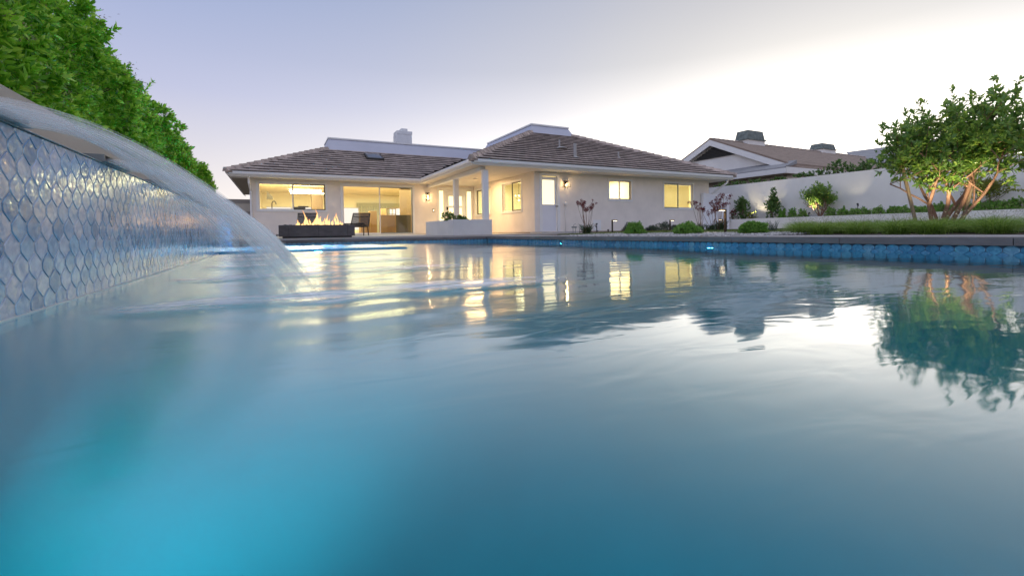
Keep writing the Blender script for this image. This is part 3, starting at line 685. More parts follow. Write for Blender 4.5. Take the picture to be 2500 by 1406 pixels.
# ------------------------------------------------------------------ hedge
hedge = thing('hedge', (-2.2, 9.5, .5), 'tall clipped glossy green hedge above the tan wall beside the pool', 'hedge')
HY0, HY1 = 2.6, 15.2
def htop(y): return np.interp(y, [2.5, 4, 5.9, 10, 14, 15.3], [2.62, 2.52, 2.30, 2.02, 1.82, 1.62])+.05*np.sin(y*4.3)+.03*np.sin(y*9.1+1)
def hface(y, z): return -1.62+.11*np.sin(y*5.2+.6)*np.cos(z*1.7)+.09*np.sin(z*4.1+y*2.0)+.08*np.sin(y*9+z*7)+.05*np.sin(y*17-z*13)
def hedge_points(n, depth):
    y = HY0+(HY1-HY0)*rng.random(n)**1.25; zt = htop(y); z = .62+(zt-.62)*rng.random(n)**.9
    x = hface(y, z)-depth*rng.random(n)
    tnear = np.clip((z-(zt-.35))/.35, 0, 1); x -= .35*tnear**2
    endn = np.clip((y-(HY1-.5))/.5, 0, 1); x -= .5*endn**2*rng.random(n); z -= .25*endn**2
    A = np.stack([np.ones(n), .1+.8*endn, .45+.9*tnear], -1)+rng.normal(0, .38, (n, 3))
    return np.stack([x, y, z], -1), A, y
P, A, y = hedge_points(8200, .10); p1 = whorls(P, A, 11, .072, .029, spread=1.0)
P2, A2, _ = hedge_points(3000, .5); p2 = whorls(P2-np.array([.15, 0, 0]), A2, 9, .09, .038, spread=1.1)
n = 1500; y = rng.uniform(HY0, HY1, n); zt = htop(y); P3 = np.stack([-1.75-rng.random(n)*1.0, y, zt-.06+rng.normal(0, .05, n)], -1)
p3 = whorls(P3, np.stack([rng.normal(.3, .4, n), rng.normal(0, .4, n), np.ones(n)], -1), 10, .08, .032)
# upright shoots above the clipped line
ns = 60; ysh = rng.uniform(HY0, HY1, ns); sh = []; st = MB()
for yy in ysh:
    zt = float(htop(yy)); b0 = np.array([-1.75-rng.random()*.4, yy, zt-.1]); dr = np.array([rng.normal(.15, .3), rng.normal(0, .35), 1.0]); ln = rng.uniform(.12, .30)
    for q in range(5): sh.append((b0+dr*ln*q/4, dr+rng.normal(0, .2, 3)))
    st.tube([b0, b0+dr*ln], .004, 4)
p4 = whorls(np.array([a for a, _ in sh]), np.array([b_ for _, b_ in sh]), 9, .075, .028, spread=1.0)
V, F_ = join(p1, p2, p3, p4); np_mesh('foliage', V, F_, 'hedge_leaf', hedge)
# dried flower sprays
nb_ = 240; P, A, _ = hedge_points(nb_, .0); P[:, 2] += rng.uniform(0, .0, nb_); P[:, 0] += .03; bl = []
for q in range(nb_):
    k = 26; off = rng.normal(0, .045, (k, 3)); D = off+A[q]*.05
    bl.append(leaf_mesh(P[q]+off*.7, D, rng.normal(0, 1, (k, 3)), rng.uniform(.012, .03, k), rng.uniform(.004, .009, k)))
nb2 = 150; y = rng.uniform(HY0, HY1, nb2); P = np.stack([-1.75-rng.random(nb2)*.3, y, htop(y)+rng.uniform(-.05, .1, nb2)], -1)
for q in range(nb2):
    k = 30; off = rng.normal(0, .05, (k, 3)); bl.append(leaf_mesh(P[q]+off*.8, off+np.array([0, 0, .05]), rng.normal(0, 1, (k, 3)), rng.uniform(.012, .035, k), rng.uniform(.004, .008, k)))
V, F_ = join(*bl); np_mesh('dried_blossom', V, F_, 'bloom_dry', hedge)
for yy in np.arange(HY0+.3, HY1, 1.05):
    for q in range(3):
        b0 = Vector((-2.0+random.uniform(-.1, .2), yy+random.uniform(-.1, .1), .48)); tb = MB(); p = b0.copy(); pts = [p.copy()]; d = Vector((random.uniform(-.25, .35), random.uniform(-.4, .4), 1))
        for _ in range(6): p = p+d*.16; d = d+Vector((random.uniform(-.2, .2), random.uniform(-.2, .2), 0)); pts.append(p.copy())
        tb.tube(pts, [.022, .018, .015, .012, .009, .007, .004], 6); tb.build('stem', 'bark_grey', hedge, smooth=True)
for q in range(26):
    yy = random.uniform(4.2, 8.5); z0 = random.uniform(.65, 1.9); x0 = float(hface(yy, z0))-.12; tb = MB()
    tb.tube([(x0-.2, yy-.05, z0-.15), (x0, yy, z0), (x0+.10, yy+random.uniform(-.1, .15), z0+random.uniform(.02, .16))], [.009, .006, .003], 5); tb.build('twig', 'bark_grey', hedge)

# fence beyond the hedge
f0, f1 = onY(535, 500, 20.4), onY(616, 500, 20.4)
fen = thing('fence', ((f0.x+f1.x)/2-2, 20.4, 0), 'low fence of wide tan and grey boards beside the house corner', 'fence')
ztop = onY(600, 487, 20.4).z; zz = ztop; k = 0
while zz > -.05:
    h = .17 if k % 2 == 0 else .30
    MB().box(-6, f1.x-.02, 20.4-(.02 if k % 2 == 0 else 0), 20.45, max(zz-h, -.1)+.004, zz).build('board', 'fence_grey' if k % 2 == 0 else 'fence_tan', fen); zz -= h; k += 1
for xx in (-5.5, -3.6, -1.7): MB().box(xx-.05, xx+.05, 20.451, 20.53, -.1, ztop-.01).build('post', 'fence_grey', fen)

# ================================================================== HOUSE
YL, YR, XS, XR, XL, YB = 19.9, 14.2, 8.33, 17.57, -0.87, 28.0
EYL, EYR, EXP, EXL, EXR, EYB = 19.1, 13.3, 5.51, -1.59, 18.24, 28.8
ZG0, ZG1, PIT, ZE = 2.185, 2.37, .445, 2.365
house = thing('house', (8.5, 20, -.05), 'cream single storey stucco house with brown tiled hip roof and lit windows', 'house')
def holes_wall(axis, c, t, u0, u1, z0, z1, holes, mb=None):
    """a wall in the plane axis = c with outer face at c and inner face at c + t, its openings given as (u0, u1, z0, z1)"""
    mb = mb or MB()
    P = (lambda u, w, z: (u, w, z)) if axis == 'y' else (lambda u, w, z: (w, u, z))
    us = sorted({u0, u1, *[h[0] for h in holes], *[h[1] for h in holes]}); zs = sorted({z0, z1, *[h[2] for h in holes], *[h[3] for h in holes]})
    for a, b_ in zip(us[:-1], us[1:]):
        for d, e in zip(zs[:-1], zs[1:]):
            m, n = (a+b_)/2, (d+e)/2
            if any(h[0] < m < h[1] and h[2] < n < h[3] for h in holes): continue
            mb.quad(P(a, c, d), P(b_, c, d), P(b_, c, e), P(a, c, e)); mb.quad(P(a, c+t, d), P(a, c+t, e), P(b_, c+t, e), P(b_, c+t, d))
    for (a, b_, d, e) in list(holes)+[(u0, u1, z0, z1)]:
        for (p, q) in (((a, d), (b_, d)), ((b_, d), (b_, e)), ((b_, e), (a, e)), ((a, e), (a, d))):
            mb.quad(P(p[0], c, p[1]), P(q[0], c, q[1]), P(q[0], c+t, q[1]), P(p[0], c+t, p[1]))
    return mb
def Yrect(x0, y0, x1, y1, Y):     # opening from the photo's pixel corners on the wall Y
    a, b_ = onY(x0, y0, Y), onY(x1, y1, Y); return (a.x, b_.x, b_.z, a.z)
def Xrect(x0, y0, x1, y1, X):
    a, b_ = onX(x0, y0, X), onX(x1, y1, X); return (b_.y, a.y, min(a.z, b_.z), max(a.z, b_.z))
kw = Yrect(630, 449, 795, 511, YL); kw = (kw[0], kw[1], 1.02, 2.05)
sd_ = Yrect(836, 455, 1009, 570, YL); sd_ = (sd_[0], sd_[1], .03, 2.05)
fd_ = (onY(1071, 460, YL).x, 8.26, 0.01, 2.04)
w1 = Xrect(1162, 462, 1197, 520, XS); w1 = (w1[0], w1[1], .85, 1.97)
w2 = Xrect(1226, 450, 1273, 512, XS); w2 = (w2[0], w2[1], .84, 1.97)
rd_ = Yrect(1321, 433, 1363, 565, YR); rd_ = (rd_[0], rd_[1], .02, 2.06)
wa = Yrect(1487, 440, 1541, 488, YR)
wb = Yrect(1621, 447, 1692, 509, YR)
wt = .14
wmb = MB()
holes_wall('y', YL, wt, XL, XS, -.02, 2.45, [kw, sd_, fd_], wmb)
holes_wall('x', XS, wt, YR, YL+wt, -.02, 2.45, [w1, w2], wmb)
holes_wall('y', YR, wt, XS+wt+.002, XR, -.02, 2.45, [rd_, wa, wb], wmb)
kb = (-.5, 2.0, .92, 1.62); lb1 = (2.9, 4.35, .25, 1.62); lb2 = (4.75, 7.9, .25, 1.62)
holes_wall('y', YB, .14, XL, XR, -.02, 2.45, [kb, lb1, lb2], wmb)
wmb.box(XL, XL+.13, YL+wt+.002, YB-.002, -.02, 2.45); wmb.box(XR-.13, XR, YR+wt+.002, YB-.002, -.02, 2.45)
wmb.build('wall', 'stucco', house)
fb = MB(); fb.box(XL+.02, XS+.1, YL+.02, YB, -.35, -.021); fb.box(XS+.02, XR-.02, YR+.02, YL+.01, -.35, -.021); fb.build('foundation', 'concrete', house)
fl = MB(); fl.box(XL+.14, XR-.14, YL+wt+.01, YB-.01, -.0205, 0.0); fl.box(XS+.15, XR-.14, YR+wt+.01, YL+wt+.008, -.0205, 0.0); fl.build('floor', 'floor_wood', house)
ce = MB(); ce.box(XL+.135, XR-.135, YL+wt+.004, YB-.004, 2.36, 2.44); ce.box(XS+wt+.004, XR-.135, YR+wt+.004, YL+wt+.002, 2.36, 2.44); ce.build('ceiling', 'plaster_in', house)
# inner lining of the rooms and the partitions
for (x0, x1, y0, y1) in ((XL+.132, XL+.15, YL+.15, YB-.01), (2.18, 2.28, YL+.15, YL+2.6), (8.62, 8.72, YL+.16, YB-.01), (8.5, XR-.14, 19.97, 20.07), (11.0, 11.1, YR+.15, 19.96), (13.9, 14.0, YR+.15, 19.96), (XR-.16, XR-.132, YR+.16, 19.9)):
    MB().box(x0, x1, y0, y1, .001, 2.359).build('partition', 'plaster_in', house)
lb_ = MB(); holes_wall('y', YB-.02, .015, XL+.15, 8.6, .001, 2.359, [kb, lb1, lb2], lb_); lb_.build('back_wall_lining', 'plaster_in', house)

# soffits
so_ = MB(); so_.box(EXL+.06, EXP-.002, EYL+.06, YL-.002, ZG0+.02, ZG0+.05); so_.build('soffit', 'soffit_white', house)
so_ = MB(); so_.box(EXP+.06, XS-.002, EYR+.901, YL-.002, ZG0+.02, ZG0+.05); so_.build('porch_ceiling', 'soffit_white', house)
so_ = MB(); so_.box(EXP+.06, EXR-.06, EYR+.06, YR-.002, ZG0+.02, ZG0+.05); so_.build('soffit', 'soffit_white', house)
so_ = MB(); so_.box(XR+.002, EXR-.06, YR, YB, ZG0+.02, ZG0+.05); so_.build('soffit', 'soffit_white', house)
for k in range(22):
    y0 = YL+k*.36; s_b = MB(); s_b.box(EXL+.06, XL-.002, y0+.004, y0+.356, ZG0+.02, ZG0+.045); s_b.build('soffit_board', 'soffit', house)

# gutters: a profile pulled along each eave, with a beam under the porch edge
prof = [(0, 0), (-.02, .0), (-.035, .045), (-.095, .07), (-.115, .105), (-.115, ZG1-ZG0), (-.10, ZG1-ZG0), (-.10, .12), (0, .10)]
def gutter(p, q, outn):
    p, q, outn = Vector(p), Vector(q), Vector(outn); t = (q-p).normalized(); ps = []
    for end, sg in ((p, -1), (q, 1)): ps.append([end - outn*a*1.0 + t*sg*miter(end, t, sg)*(-a) + Vector((0, 0, z)) for a, z in prof])
    n = len(prof); mb = MB(); mb.add(ps[0]+ps[1], [(i, (i+1) % n, n+(i+1) % n, n+i) for i in range(n)]+[tuple(range(n-1, -1, -1)), tuple(range(n, 2*n))])
    mb.build('gutter', 'gutter_white', house)
MIT = {}
def miter(end, t, sg): return MIT.get((round(end.x, 2), round(end.y, 2)), 0)
MIT[(EXL+.115, round(EYL+.115, 2))] = 1
g0 = .115
MIT.clear(); MIT[(round(EXL+g0, 2), round(EYL+g0, 2))] = 1; MIT[(round(EXP+g0, 2), round(EYR+g0, 2))] = 1; MIT[(round(EXR-g0, 2), round(EYR+g0, 2))] = 1; MIT[(round(EXP+g0, 2), round(EYL+g0, 2))] = -1
gutter((EXL+g0, EYL+g0, ZG0), (EXP+g0, EYL+g0, ZG0), (0, -1, 0))
gutter((EXP+g0, EYL+g0, ZG0), (EXP+g0, EYR+g0, ZG0), (-1, 0, 0))
gutter((EXP+g0, EYR+g0, ZG0), (EXR-g0, EYR+g0, ZG0), (0, -1, 0))
gutter((EXL+g0, EYB-.1, ZG0), (EXL+g0, EYL+g0, ZG0), (-1, 0, 0))
gutter((EXR-g0, EYR+g0, ZG0), (EXR-g0, EYB-.1, ZG0), (1, 0, 0))
be = MB(); be.box(6.06, 6.24, YR-.35, YL-.003, ZG0-.12, ZG0+.019); be.build('porch_beam', 'white_paint', house, bevel=.005)
c1, c2 = onX(1186, 560, 6.15), onX(1115, 560, 6.15)
for yy in (c1.y, c2.y):
    cb = MB(); cb.box(6.06, 6.24, yy-.09, yy+.09, -.09, ZG0-.121); cb.build('column', 'white_paint', house, bevel=.006)

# roof: decks, then tiles course by course
DL, DR = 3.68, 5.12
roof = bpy.data.objects.new('roof', None)
rz = lambda v: ZE+PIT*v
dk = MB()
A = lambda x, y, v: (x, y, rz(v)-.03)
dk.quad(A(EXL, EYL, 0), A(9.4, EYL, 0), A(9.4, EYL+DL, DL), A(EXL+DL, EYL+DL, DL))
dk.quad(A(EXP, EYR, 0), A(EXR, EYR, 0), A(EXR-DR, EYR+DR, DR), A(EXP+DR, EYR+DR, DR))
dk.quad(A(EXP, EYL+2, 0), A(EXP, EYR, 0), A(EXP+DR, EYR+DR, DR), A(EXP+DR, EYB-DR, DR))
dk.quad(A(EXR, EYR, 0), A(EXR, EYB, 0), A(EXR-DR, EYB-DR, DR), A(EXR-DR, EYR+DR, DR))
dk.quad(A(EXL, EYB, 0), A(EXL, EYL, 0), A(EXL+DL, EYL+DL, DL), A(EXL+DL, EYB-DL, DL))
dk.quad(A(EXR, EYB, 0), A(EXP, EYB, 0), A(EXP+DR, EYB-DR, DR), A(EXR-DR, EYB-DR, DR))
dk.quad(A(9.4, EYB, 0), A(EXL, EYB, 0), A(EXL+DL, EYB-DL, DL), A(9.4, EYB-DL, DL))
dk.quad(A(EXL+DL, EYL+DL, DL), A(12, EYL+DL, DL), A(12, EYB-DL, DL), A(EXL+DL, EYB-DL, DL))
dk.quad(A(EXP+DR, EYR+DR, DR), A(EXR-DR, EYR+DR, DR), A(EXR-DR, EYB-DR, DR), A(EXP+DR, EYB-DR, DR))
roof = dk.build('roof', 'roof_deck', house)
EXPO, TWD = .335, .33
sl_ = math.sqrt(1+PIT*PIT); dv = EXPO/sl_
tiles = []
def courses(ex0, ex1, ey, D, lo, hi, seed):
    rs = random.Random(seed); n = int(D/dv+.5)
    for k in range(n):
        v0, v1 = k*dv-.03, min((k+1)*dv+.03, D+.02); x = ex0-.6+(k % 2)*TWD*.5
        while x < ex1+6:
            a, b_ = x+.003, x+TWD-.003
            q = [max(a, lo(v0)), min(b_, hi(v0)), min(b_, hi(v1)), max(a, lo(v1))]
            if q[1]-q[0] > .03 and q[2] > q[3]-.02:
                lift = rs.uniform(-.003, .005)
                def pt(xx, v, up_): return (xx, ey+v, rz(v)+up_)
                zt0, zt1 = .066+lift, .006
                top = [pt(q[0], v0, zt0), pt(q[1], v0, zt0), pt(q[2], v1, zt1), pt(q[3], v1, zt1)]
                bot = [pt(q[0], v0, zt0-.022), pt(q[1], v0, zt0-.022), pt(q[2], v1, zt1-.03), pt(q[3], v1, zt1-.03)]
                full = abs(q[0]-a) < 1e-6 and abs(q[1]-b_) < 1e-6 and abs(q[2]-b_) < 1e-6 and abs(q[3]-a) < 1e-6 and k < n-1
                tiles.append((math.hypot((q[0]+q[1])/2, ey+v0), (q[0], ey+v0, rz(v0)+zt0), [bot, top], full))
            x += TWD
courses(EXL, EXP, EYL, DL, lambda v: EXL+v, lambda v: EXP+v+.05, 1)
courses(EXP, EXR, EYR, DR, lambda v: EXP+v, lambda v: EXR-v, 2)
TF = [(0, 3, 2, 1), (4, 5, 6, 7), (0, 1, 5, 4), (1, 2, 6, 5), (2, 3, 7, 6), (3, 0, 4, 7)]
tiles.sort(key=lambda t: t[0]); rest = MB(); shared = None; roff = wloc(roof)
for i, (d, o_, bt, full) in enumerate(tiles):
    vs = bt[0]+bt[1]
    if i < 300:
        loc = Vector(o_)
        if full and shared is not None: me = shared
        else:
            me = bpy.data.meshes.new('roof_tile'); me.from_pydata([tuple(Vector(p)-loc) for p in vs], [], TF); me.update(); me.materials.append(MATS['roof_tile'])
            if full: shared = me
        o = bpy.data.objects.new('roof_tile', me); col.objects.link(o); o.parent = roof; o.location = loc-roff
    else: rest.add(vs, TF)
tag(rest.build('roof_tile_field', 'roof_tile_rest', roof), kind='stuff')
def hip(p, q, w=.13):
    p, q = Vector(p), Vector(q); t = (q-p).normalized(); L = (q-p).length; n = int(L/.34); side = t.cross(Vector((0, 0, 1))).normalized(); upv = side.cross(t).normalized()
    for k in range(n+1):
        a = p+t*(k*L/(n+.6)-.04); b_ = p+t*((k+1)*L/(n+.6)+.02); h0, h1 = .125, .088
        pr_ = lambda c, h: [c+side*w*1.15+upv*(h-.15), c+side*w*.45+upv*h, c-side*w*.45+upv*h, c-side*w*1.15+upv*(h-.15)]
        vs = pr_(a, h0)+pr_(b_, h1); mb = MB(); mb.add(vs, [(0, 1, 5, 4), (1, 2, 6, 5), (2, 3, 7, 6), (3, 0, 4, 7), (3, 2, 1, 0), (4, 5, 6, 7)]); mb.build('ridge_tile', 'ridge_tile', roof)
for xx, yy in ((EXL, EYL), (EXP, EYR)): MB().box(xx-.01, xx+.22, yy-.01, yy+.22, 2.30, 2.425).build('hip_mortar', 'ridge_tile', roof)
MB().box(EXR-.22, EXR+.01, EYR-.01, EYR+.22, 2.30, 2.425).build('hip_mortar', 'ridge_tile', roof)
hip((EXL+.03, EYL+.03, rz(.03)), (EXL+DL, EYL+DL, rz(DL)))
hip((EXP+.03, EYR+.03, rz(.03)), (EXP+DR, EYR+DR, rz(DR)))
hip((EXR-.03, EYR+.03, rz(.03)), (EXR-DR, EYR+DR, rz(DR)))
# metal sided wells on top of the roof
def well(x0, x1, y0, y1, z0, z1, lean):
    l = lean; b0 = [(x0, y0, z0), (x1, y0, z0), (x1, y1, z0), (x0, y1, z0)]; t0 = [(x0+l, y0+l, z1), (x1-l, y0+l, z1), (x1-l, y1-l, z1), (x0+l, y1-l, z1)]
    mb = MB(); mb.add(b0+t0, [(0, 1, 5, 4), (1, 2, 6, 5), (2, 3, 7, 6), (3, 0, 4, 7), (4, 5, 6, 7)]); o = mb.build('roof_well', 'parapet_metal', house)
    cm = MB(); e = .035
    cm.box(x0+l-e, x1-l+e, y0+l-e, y0+l+.05, z1+.001, z1+.07); cm.box(x0+l-e, x1-l+e, y1-l-.05, y1-l+e, z1+.001, z1+.07); cm.box(x0+l-e, x0+l+.05, y0+l+.051, y1-l-.051, z1+.001, z1+.07); cm.box(x1-l-.05, x1-l+e, y0+l+.051, y1-l-.051, z1+.001, z1+.07)
    cm.build('cap', 'gutter_white', o)
wz = onY(813, 337, EYL+DL+.3).z
well(EXL+DL-.08, 11.2, EYL+DL-.02, EYB-DL, rz(DL)-.03, wz-.07, .26)
wz2 = onY(1298, 303, EYR+DR+.3).z
well(EXP+DR-.05, EXR-DR+.02, EYR+DR-.02, 23.9, rz(DR)-.03, wz2-.07, .24)
# chimney
p0, p1_ = onY(968, 348, 25.2), onY(1005, 322, 25.2); chz = onY(987, 313, 25.2).z; x0, x1 = p0.x, p1_.x
mb = MB(); mb.prism([(x0, 25.2, 3.9), (x1, 25.2, 3.9), (x1, 25.2, p1_.z-.42), (x1, 25.2, p1_.z), (x0+.22, 25.2, p1_.z), (x0, 25.2, p1_.z-.2)], (0, .75, 0))
ch = mb.build('chimney', 'brick_white', house, bevel=.02)
hb = .10; zz = 4.4
while zz < p1_.z-.25:
    MB().box(x0-.008, x1+.008, 25.192, 25.2-.0005, zz, zz+hb-.012).build('brick_course', 'brick_white', ch); zz += hb
MB().box(x0+.02, x1+.03, 25.17, 25.97, p1_.z-.19, p1_.z+.001).build('crown', 'brick_white', ch, bevel=.02)
MB().box(x0+.3, x1-.2, 25.3, 25.8, p1_.z+.002, chz).build('flue', 'brick_white', ch, bevel=.02)
# skylight and vent pipes
k0 = [(onY(890, 371, EYL+3.0).x, 3.05), (onY(935, 386, EYL+2.2).x, 2.15)]
mb = MB(); xa, xb = k0[0][0]-.03, k0[1][0]+.05
for (v, h) in ((2.15, .16), (3.1, .12)): mb.v += [(xa, EYL+v, rz(v)), (xb, EYL+v, rz(v)), (xb, EYL+v, rz(v)+h), (xa, EYL+v, rz(v)+h)]
mb.f = [(0, 1, 2, 3), (1, 5, 6, 2), (5, 4, 7, 6), (4, 0, 3, 7), (3, 2, 6, 7)]; sk = mb.build('skylight', 'dark_metal', house)
mb = MB(); e = .07; mb.add([(xa+e, EYL+2.22, rz(2.22)+.155), (xb-e, EYL+2.22, rz(2.22)+.155), (xb-e, EYL+3.03, rz(3.03)+.125), (xa+e, EYL+3.03, rz(3.03)+.125), ((xa+xb)/2, EYL+2.62, rz(2.62)+.21)], [(0, 1, 4), (1, 2, 4), (2, 3, 4), (3, 0, 4)]); mb.build('pane', 'skylight_dome', sk, smooth=True)
def on_slope(px, py, ey):
    d = ray(px, py); t = (ZE-PIT*ey)/(d.z-PIT*d.y); return d*t
for (px, py, h, r) in ((1366, 362, .34, .035), (1404, 386, .55, .06), (1510, 386, .26, .035), (1368, 364, .02, .12)):
    p = on_slope(px, py, EYR); mb = MB(); mb.tube([p+Vector((0, 0, -.05)), p+Vector((0, 0, h))], r, 10); mb.tube([p+Vector((0, -.02, -.02)), p+Vector((0, -.01, .06))], [r*2.4, r*1.2], 10); mb.build('vent_pipe', 'pipe_grey', house, smooth=False)

# windows and doors
def window(axis, c, r, frame_m='white_paint', dark=None, split=.5, sgn=-1, trim=.075, panes='glass', name='window', sashes=True, grid=None):
    u0, u1, z0, z1 = r; P = lambda mb, a, b_, w0, w1, z0_, z1_: mb.box(a, b_, *sorted((c+w0, c+w1)), z0_, z1_) if axis == 'y' else mb.box(*sorted((c+w0, c+w1)), a, b_, z0_, z1_)
    w = MB(); d0, d1 = -.022, .05
    P(w, u0-trim, u1+trim, d0, -.0005, z1, z1+trim); P(w, u0-trim, u1+trim, d0-.006, -.0005, z0-trim, z0); P(w, u0-trim, u0, d0, -.0005, z0+.0005, z1-.0005); P(w, u1, u1+trim, d0, -.0005, z0+.0005, z1-.0005)
    o = w.build(name, frame_m, house, bevel=.004)
    m = u0+(u1-u0)*split; f = .04
    for i, (a, b_) in enumerate(((u0+.001, m+.015), (m-.015, u1-.001)) if sashes else ((u0+.001, u1-.001),)):
        dep = .03+.028*i; sm = dark if (dark and dark[0] == i) else frame_m; s = MB(); ff = f
        P(s, a, b_, dep, dep+.026, z1-ff, z1-.001); P(s, a, b_, dep, dep+.026, z0+.001, z0+ff); P(s, a, a+ff, dep, dep+.026, z0+ff+.0003, z1-ff-.0003); P(s, b_-ff, b_, dep, dep+.026, z0+ff+.0003, z1-ff-.0003)
        so2 = s.build('sash', dark[1] if (dark and dark[0] == i) else frame_m, o)
        g_ = MB(); P(g_, a+ff-.003, b_-ff+.003, dep+.010, dep+.016, z0+ff-.003, z1-ff+.003); g_.build('pane', panes, o)
    return o
window('y', YL, kw, dark=(1, 'dark_metal'))
window('y', YL, sd_, dark=(1, 'steel'), trim=.09, name='sliding_door', split=.515)
w_ = window('x', XS, w1, dark=(1, 'dark_metal')); window('x', XS, w2, dark=(0, 'dark_metal'))
window('y', YR, wa, dark=(1, 'steel'), split=.5); window('y', YR, wb, dark=(0, 'steel'), split=.5)
def door(axis_y, r, lites, name='door', lite_m='frosted'):
    u0, u1, z0, z1 = r; mb = holes_wall('y', axis_y+.05, .045, u0, u1, z0, z1, lites); o = mb.build(name, 'door_white', house)
    for (a, b_, d, e) in lites:
        MB().box(a, b_, axis_y+.066, axis_y+.078, d, e).build('pane', lite_m, o)
        t = MB(); q = .022
        t.box(a-q, b_+q, axis_y+.035, axis_y+.0495, e, e+q); t.box(a-q, b_+q, axis_y+.035, axis_y+.0495, d-q, d); t.box(a-q, a, axis_y+.035, axis_y+.0495, d+.0005, e-.0005); t.box(b_, b_+q, axis_y+.035, axis_y+.0495, d+.0005, e-.0005)
        t.build('moulding', 'door_white', o)
    return o
# side door in the wing
dg = Yrect(1324, 438.5, 1355.5, 499.5, YR)
dr_ = (rd_[0]+.03, rd_[1]-.03, rd_[2], rd_[3]-.03); o = door(YR, dr_, [(dg[0], dg[1], dg[3]-.82, dg[3]-.02) if False else dg])
hp = onY(1361, 504, YR); hb_ = MB(); hb_.tube([(hp.x, YR+.05, hp.z), (hp.x, YR-.03, hp.z)], .02, 10); hb_.tube([(hp.x, YR-.03, hp.z), (hp.x-.11, YR-.03, hp.z)], .012, 8); hb_.build('handle', 'bronze', o)
fr = MB(); q = .085
fr.box(rd_[0]-q, rd_[0]+.028, YR-.025, YR+.049, rd_[2]-.02, rd_[3]); fr.box(rd_[1]-.028, rd_[1]+q, YR-.025, YR+.049, rd_[2]-.02, rd_[3]); fr.box(rd_[0]-q, rd_[1]+q, YR-.028, YR+.049, rd_[3]+.0005, rd_[3]+q); fr.build('door_frame', 'white_paint', house, bevel=.004)
st_ = MB(); st_.box(rd_[0]-.5, rd_[1]+.35, YR-.85, YR-.003, -.3, -.005); st_.build('doorstep', 'concrete', house, bevel=.008)
st_ = MB(); st_.box(sd_[0]-.3, sd_[1]+.25, YL-.55, YL-.003, -.2, .012); st_.box(sd_[0]-.6, sd_[1]+.5, YL-1.05, YL-.551, -.2, -.014); st_.build('doorstep', 'patio', house, bevel=.008)
# front door with two side lights
xa = lambda px: onY(px, 490, YL).x
fx = [xa(p) for p in (1073, 1083, 1088, 1095, 1128, 1134, 1140, 1150)]
fx[-1] = 8.16
lites = [(xa(1096), xa(1128.5), z0, z0+.43) for z0 in (.22, .75, 1.27)]
lites[2] = (lites[2][0], lites[2][1], 1.27, 1.72)
o = door(YL, (xa(1089), xa(1137), .02, 1.95), [(a, b_, d, e) for a, b_, d, e in lites], name='front_door')
lk = onY(1093, 509, YL); MB().box(lk.x-.035, lk.x+.035, YL+.02, YL+.049, lk.z-.07, lk.z+.07).build('lock', 'black', o)
mb = MB(); mb.box(fd_[0]+.001, xa(1073)-.001, YL+.03, YL+.1, .012, 1.9515)
mb.box(xa(1083), xa(1088.5), YL+.03, YL+.1, .012, 1.9515); mb.box(xa(1137.5), xa(1140.5), YL+.03, YL+.1, .012, 1.9515); mb.box(xa(1151), 8.259, YL+.03, YL+.1, .012, 1.9515); mb.box(fd_[0]+.001, 8.259, YL+.032, YL+.1, 1.952, 2.039)
mb.box(fd_[0]-.08, fd_[0], YL-.02, YL-.0005, 0, 2.04); mb.box(fd_[0]-.08, 8.30, YL-.022, YL-.0005, 2.0405, 2.12)
sf = mb.build('sidelight_frame', 'white_paint', house)
for a, b_ in ((xa(1073), xa(1083)), (xa(1140.5), xa(1151))): MB().box(a, b_, YL+.06, YL+.07, .15, 1.95).build('pane', 'frosted', sf); MB().box(a, b_, YL+.04, YL+.09, .013, .149).build('kick_panel', 'white_paint', sf)
# blinds behind the wing window
bl_ = MB(); zz = wb[2]+.05; bo = None
mb = MB(); mb.box(wb[0], wb[1], YR+.19, YR+.22, wb[3]-.05, wb[3]+.02); bo = mb.build('blind', 'white_paint', house)
while zz < wb[3]-.06:
    mb = MB(); mb.obox(((wb[0]+wb[1])/2, YR+.205, zz), ((wb[1]-wb[0])/2, 0, 0), (0, .017, .017), (0, -.0008, .0008)); mb.build('slat', 'blind', bo); zz += .042
# downspouts, meter pipe, access panel, doorbell
a = onY(612, 432, YL-.5); mb = MB(); dx = XL+.02
mb.tube([(dx-.03, EYL+.25, ZG0+.02), (dx-.03, EYL+.26, 1.98), (dx, YL-.06, 1.72), (dx, YL-.06, -.06)], .038, 8); mb.build('downspout', 'gutter_white', house)
mb = MB(); q0, q1 = onY(1767, 443, EYR+.45), onY(1732, 470, YR-.05)
mb.tube([(q0.x-.05, EYR+.2, ZG0+.03), (q0.x-.05, EYR+.22, ZG0-.08), (q0.x-.12, EYR+.25, ZG0-.16), (XR+.02, YR-.07, 1.58), (XR-.03, YR-.06, 1.48), (XR-.03, YR-.06, -.05)], .045, 8); mb.build('downspout', 'gutter_white', house)
a = onY(1381, 498, YR-.05); mb = MB(); mb.ball((a.x, YR-.05, a.z), .075, 12); mb.tube([(a.x, YR-.04, a.z), (a.x, YR-.04, -.04)], .016, 8); mb.build('conduit', 'stucco_pale', house, smooth=True)
a = Yrect(1448, 537, 1467, 563, YR); MB().box(a[0], a[1], YR-.012, YR-.0005, a[2], a[3]).build('access_panel', 'white_paint', house)
a = onY(1058, 514, YL); mb = MB(); mb.box(a.x-.04, a.x+.04, YL-.02, YL-.0005, a.z-.065, a.z+.065); db = mb.build('doorbell', 'bronze', house); MB().box(a.x-.014, a.x+.014, YL-.026, YL-.0205, a.z-.018, a.z+.018).build('button', 'led', db)
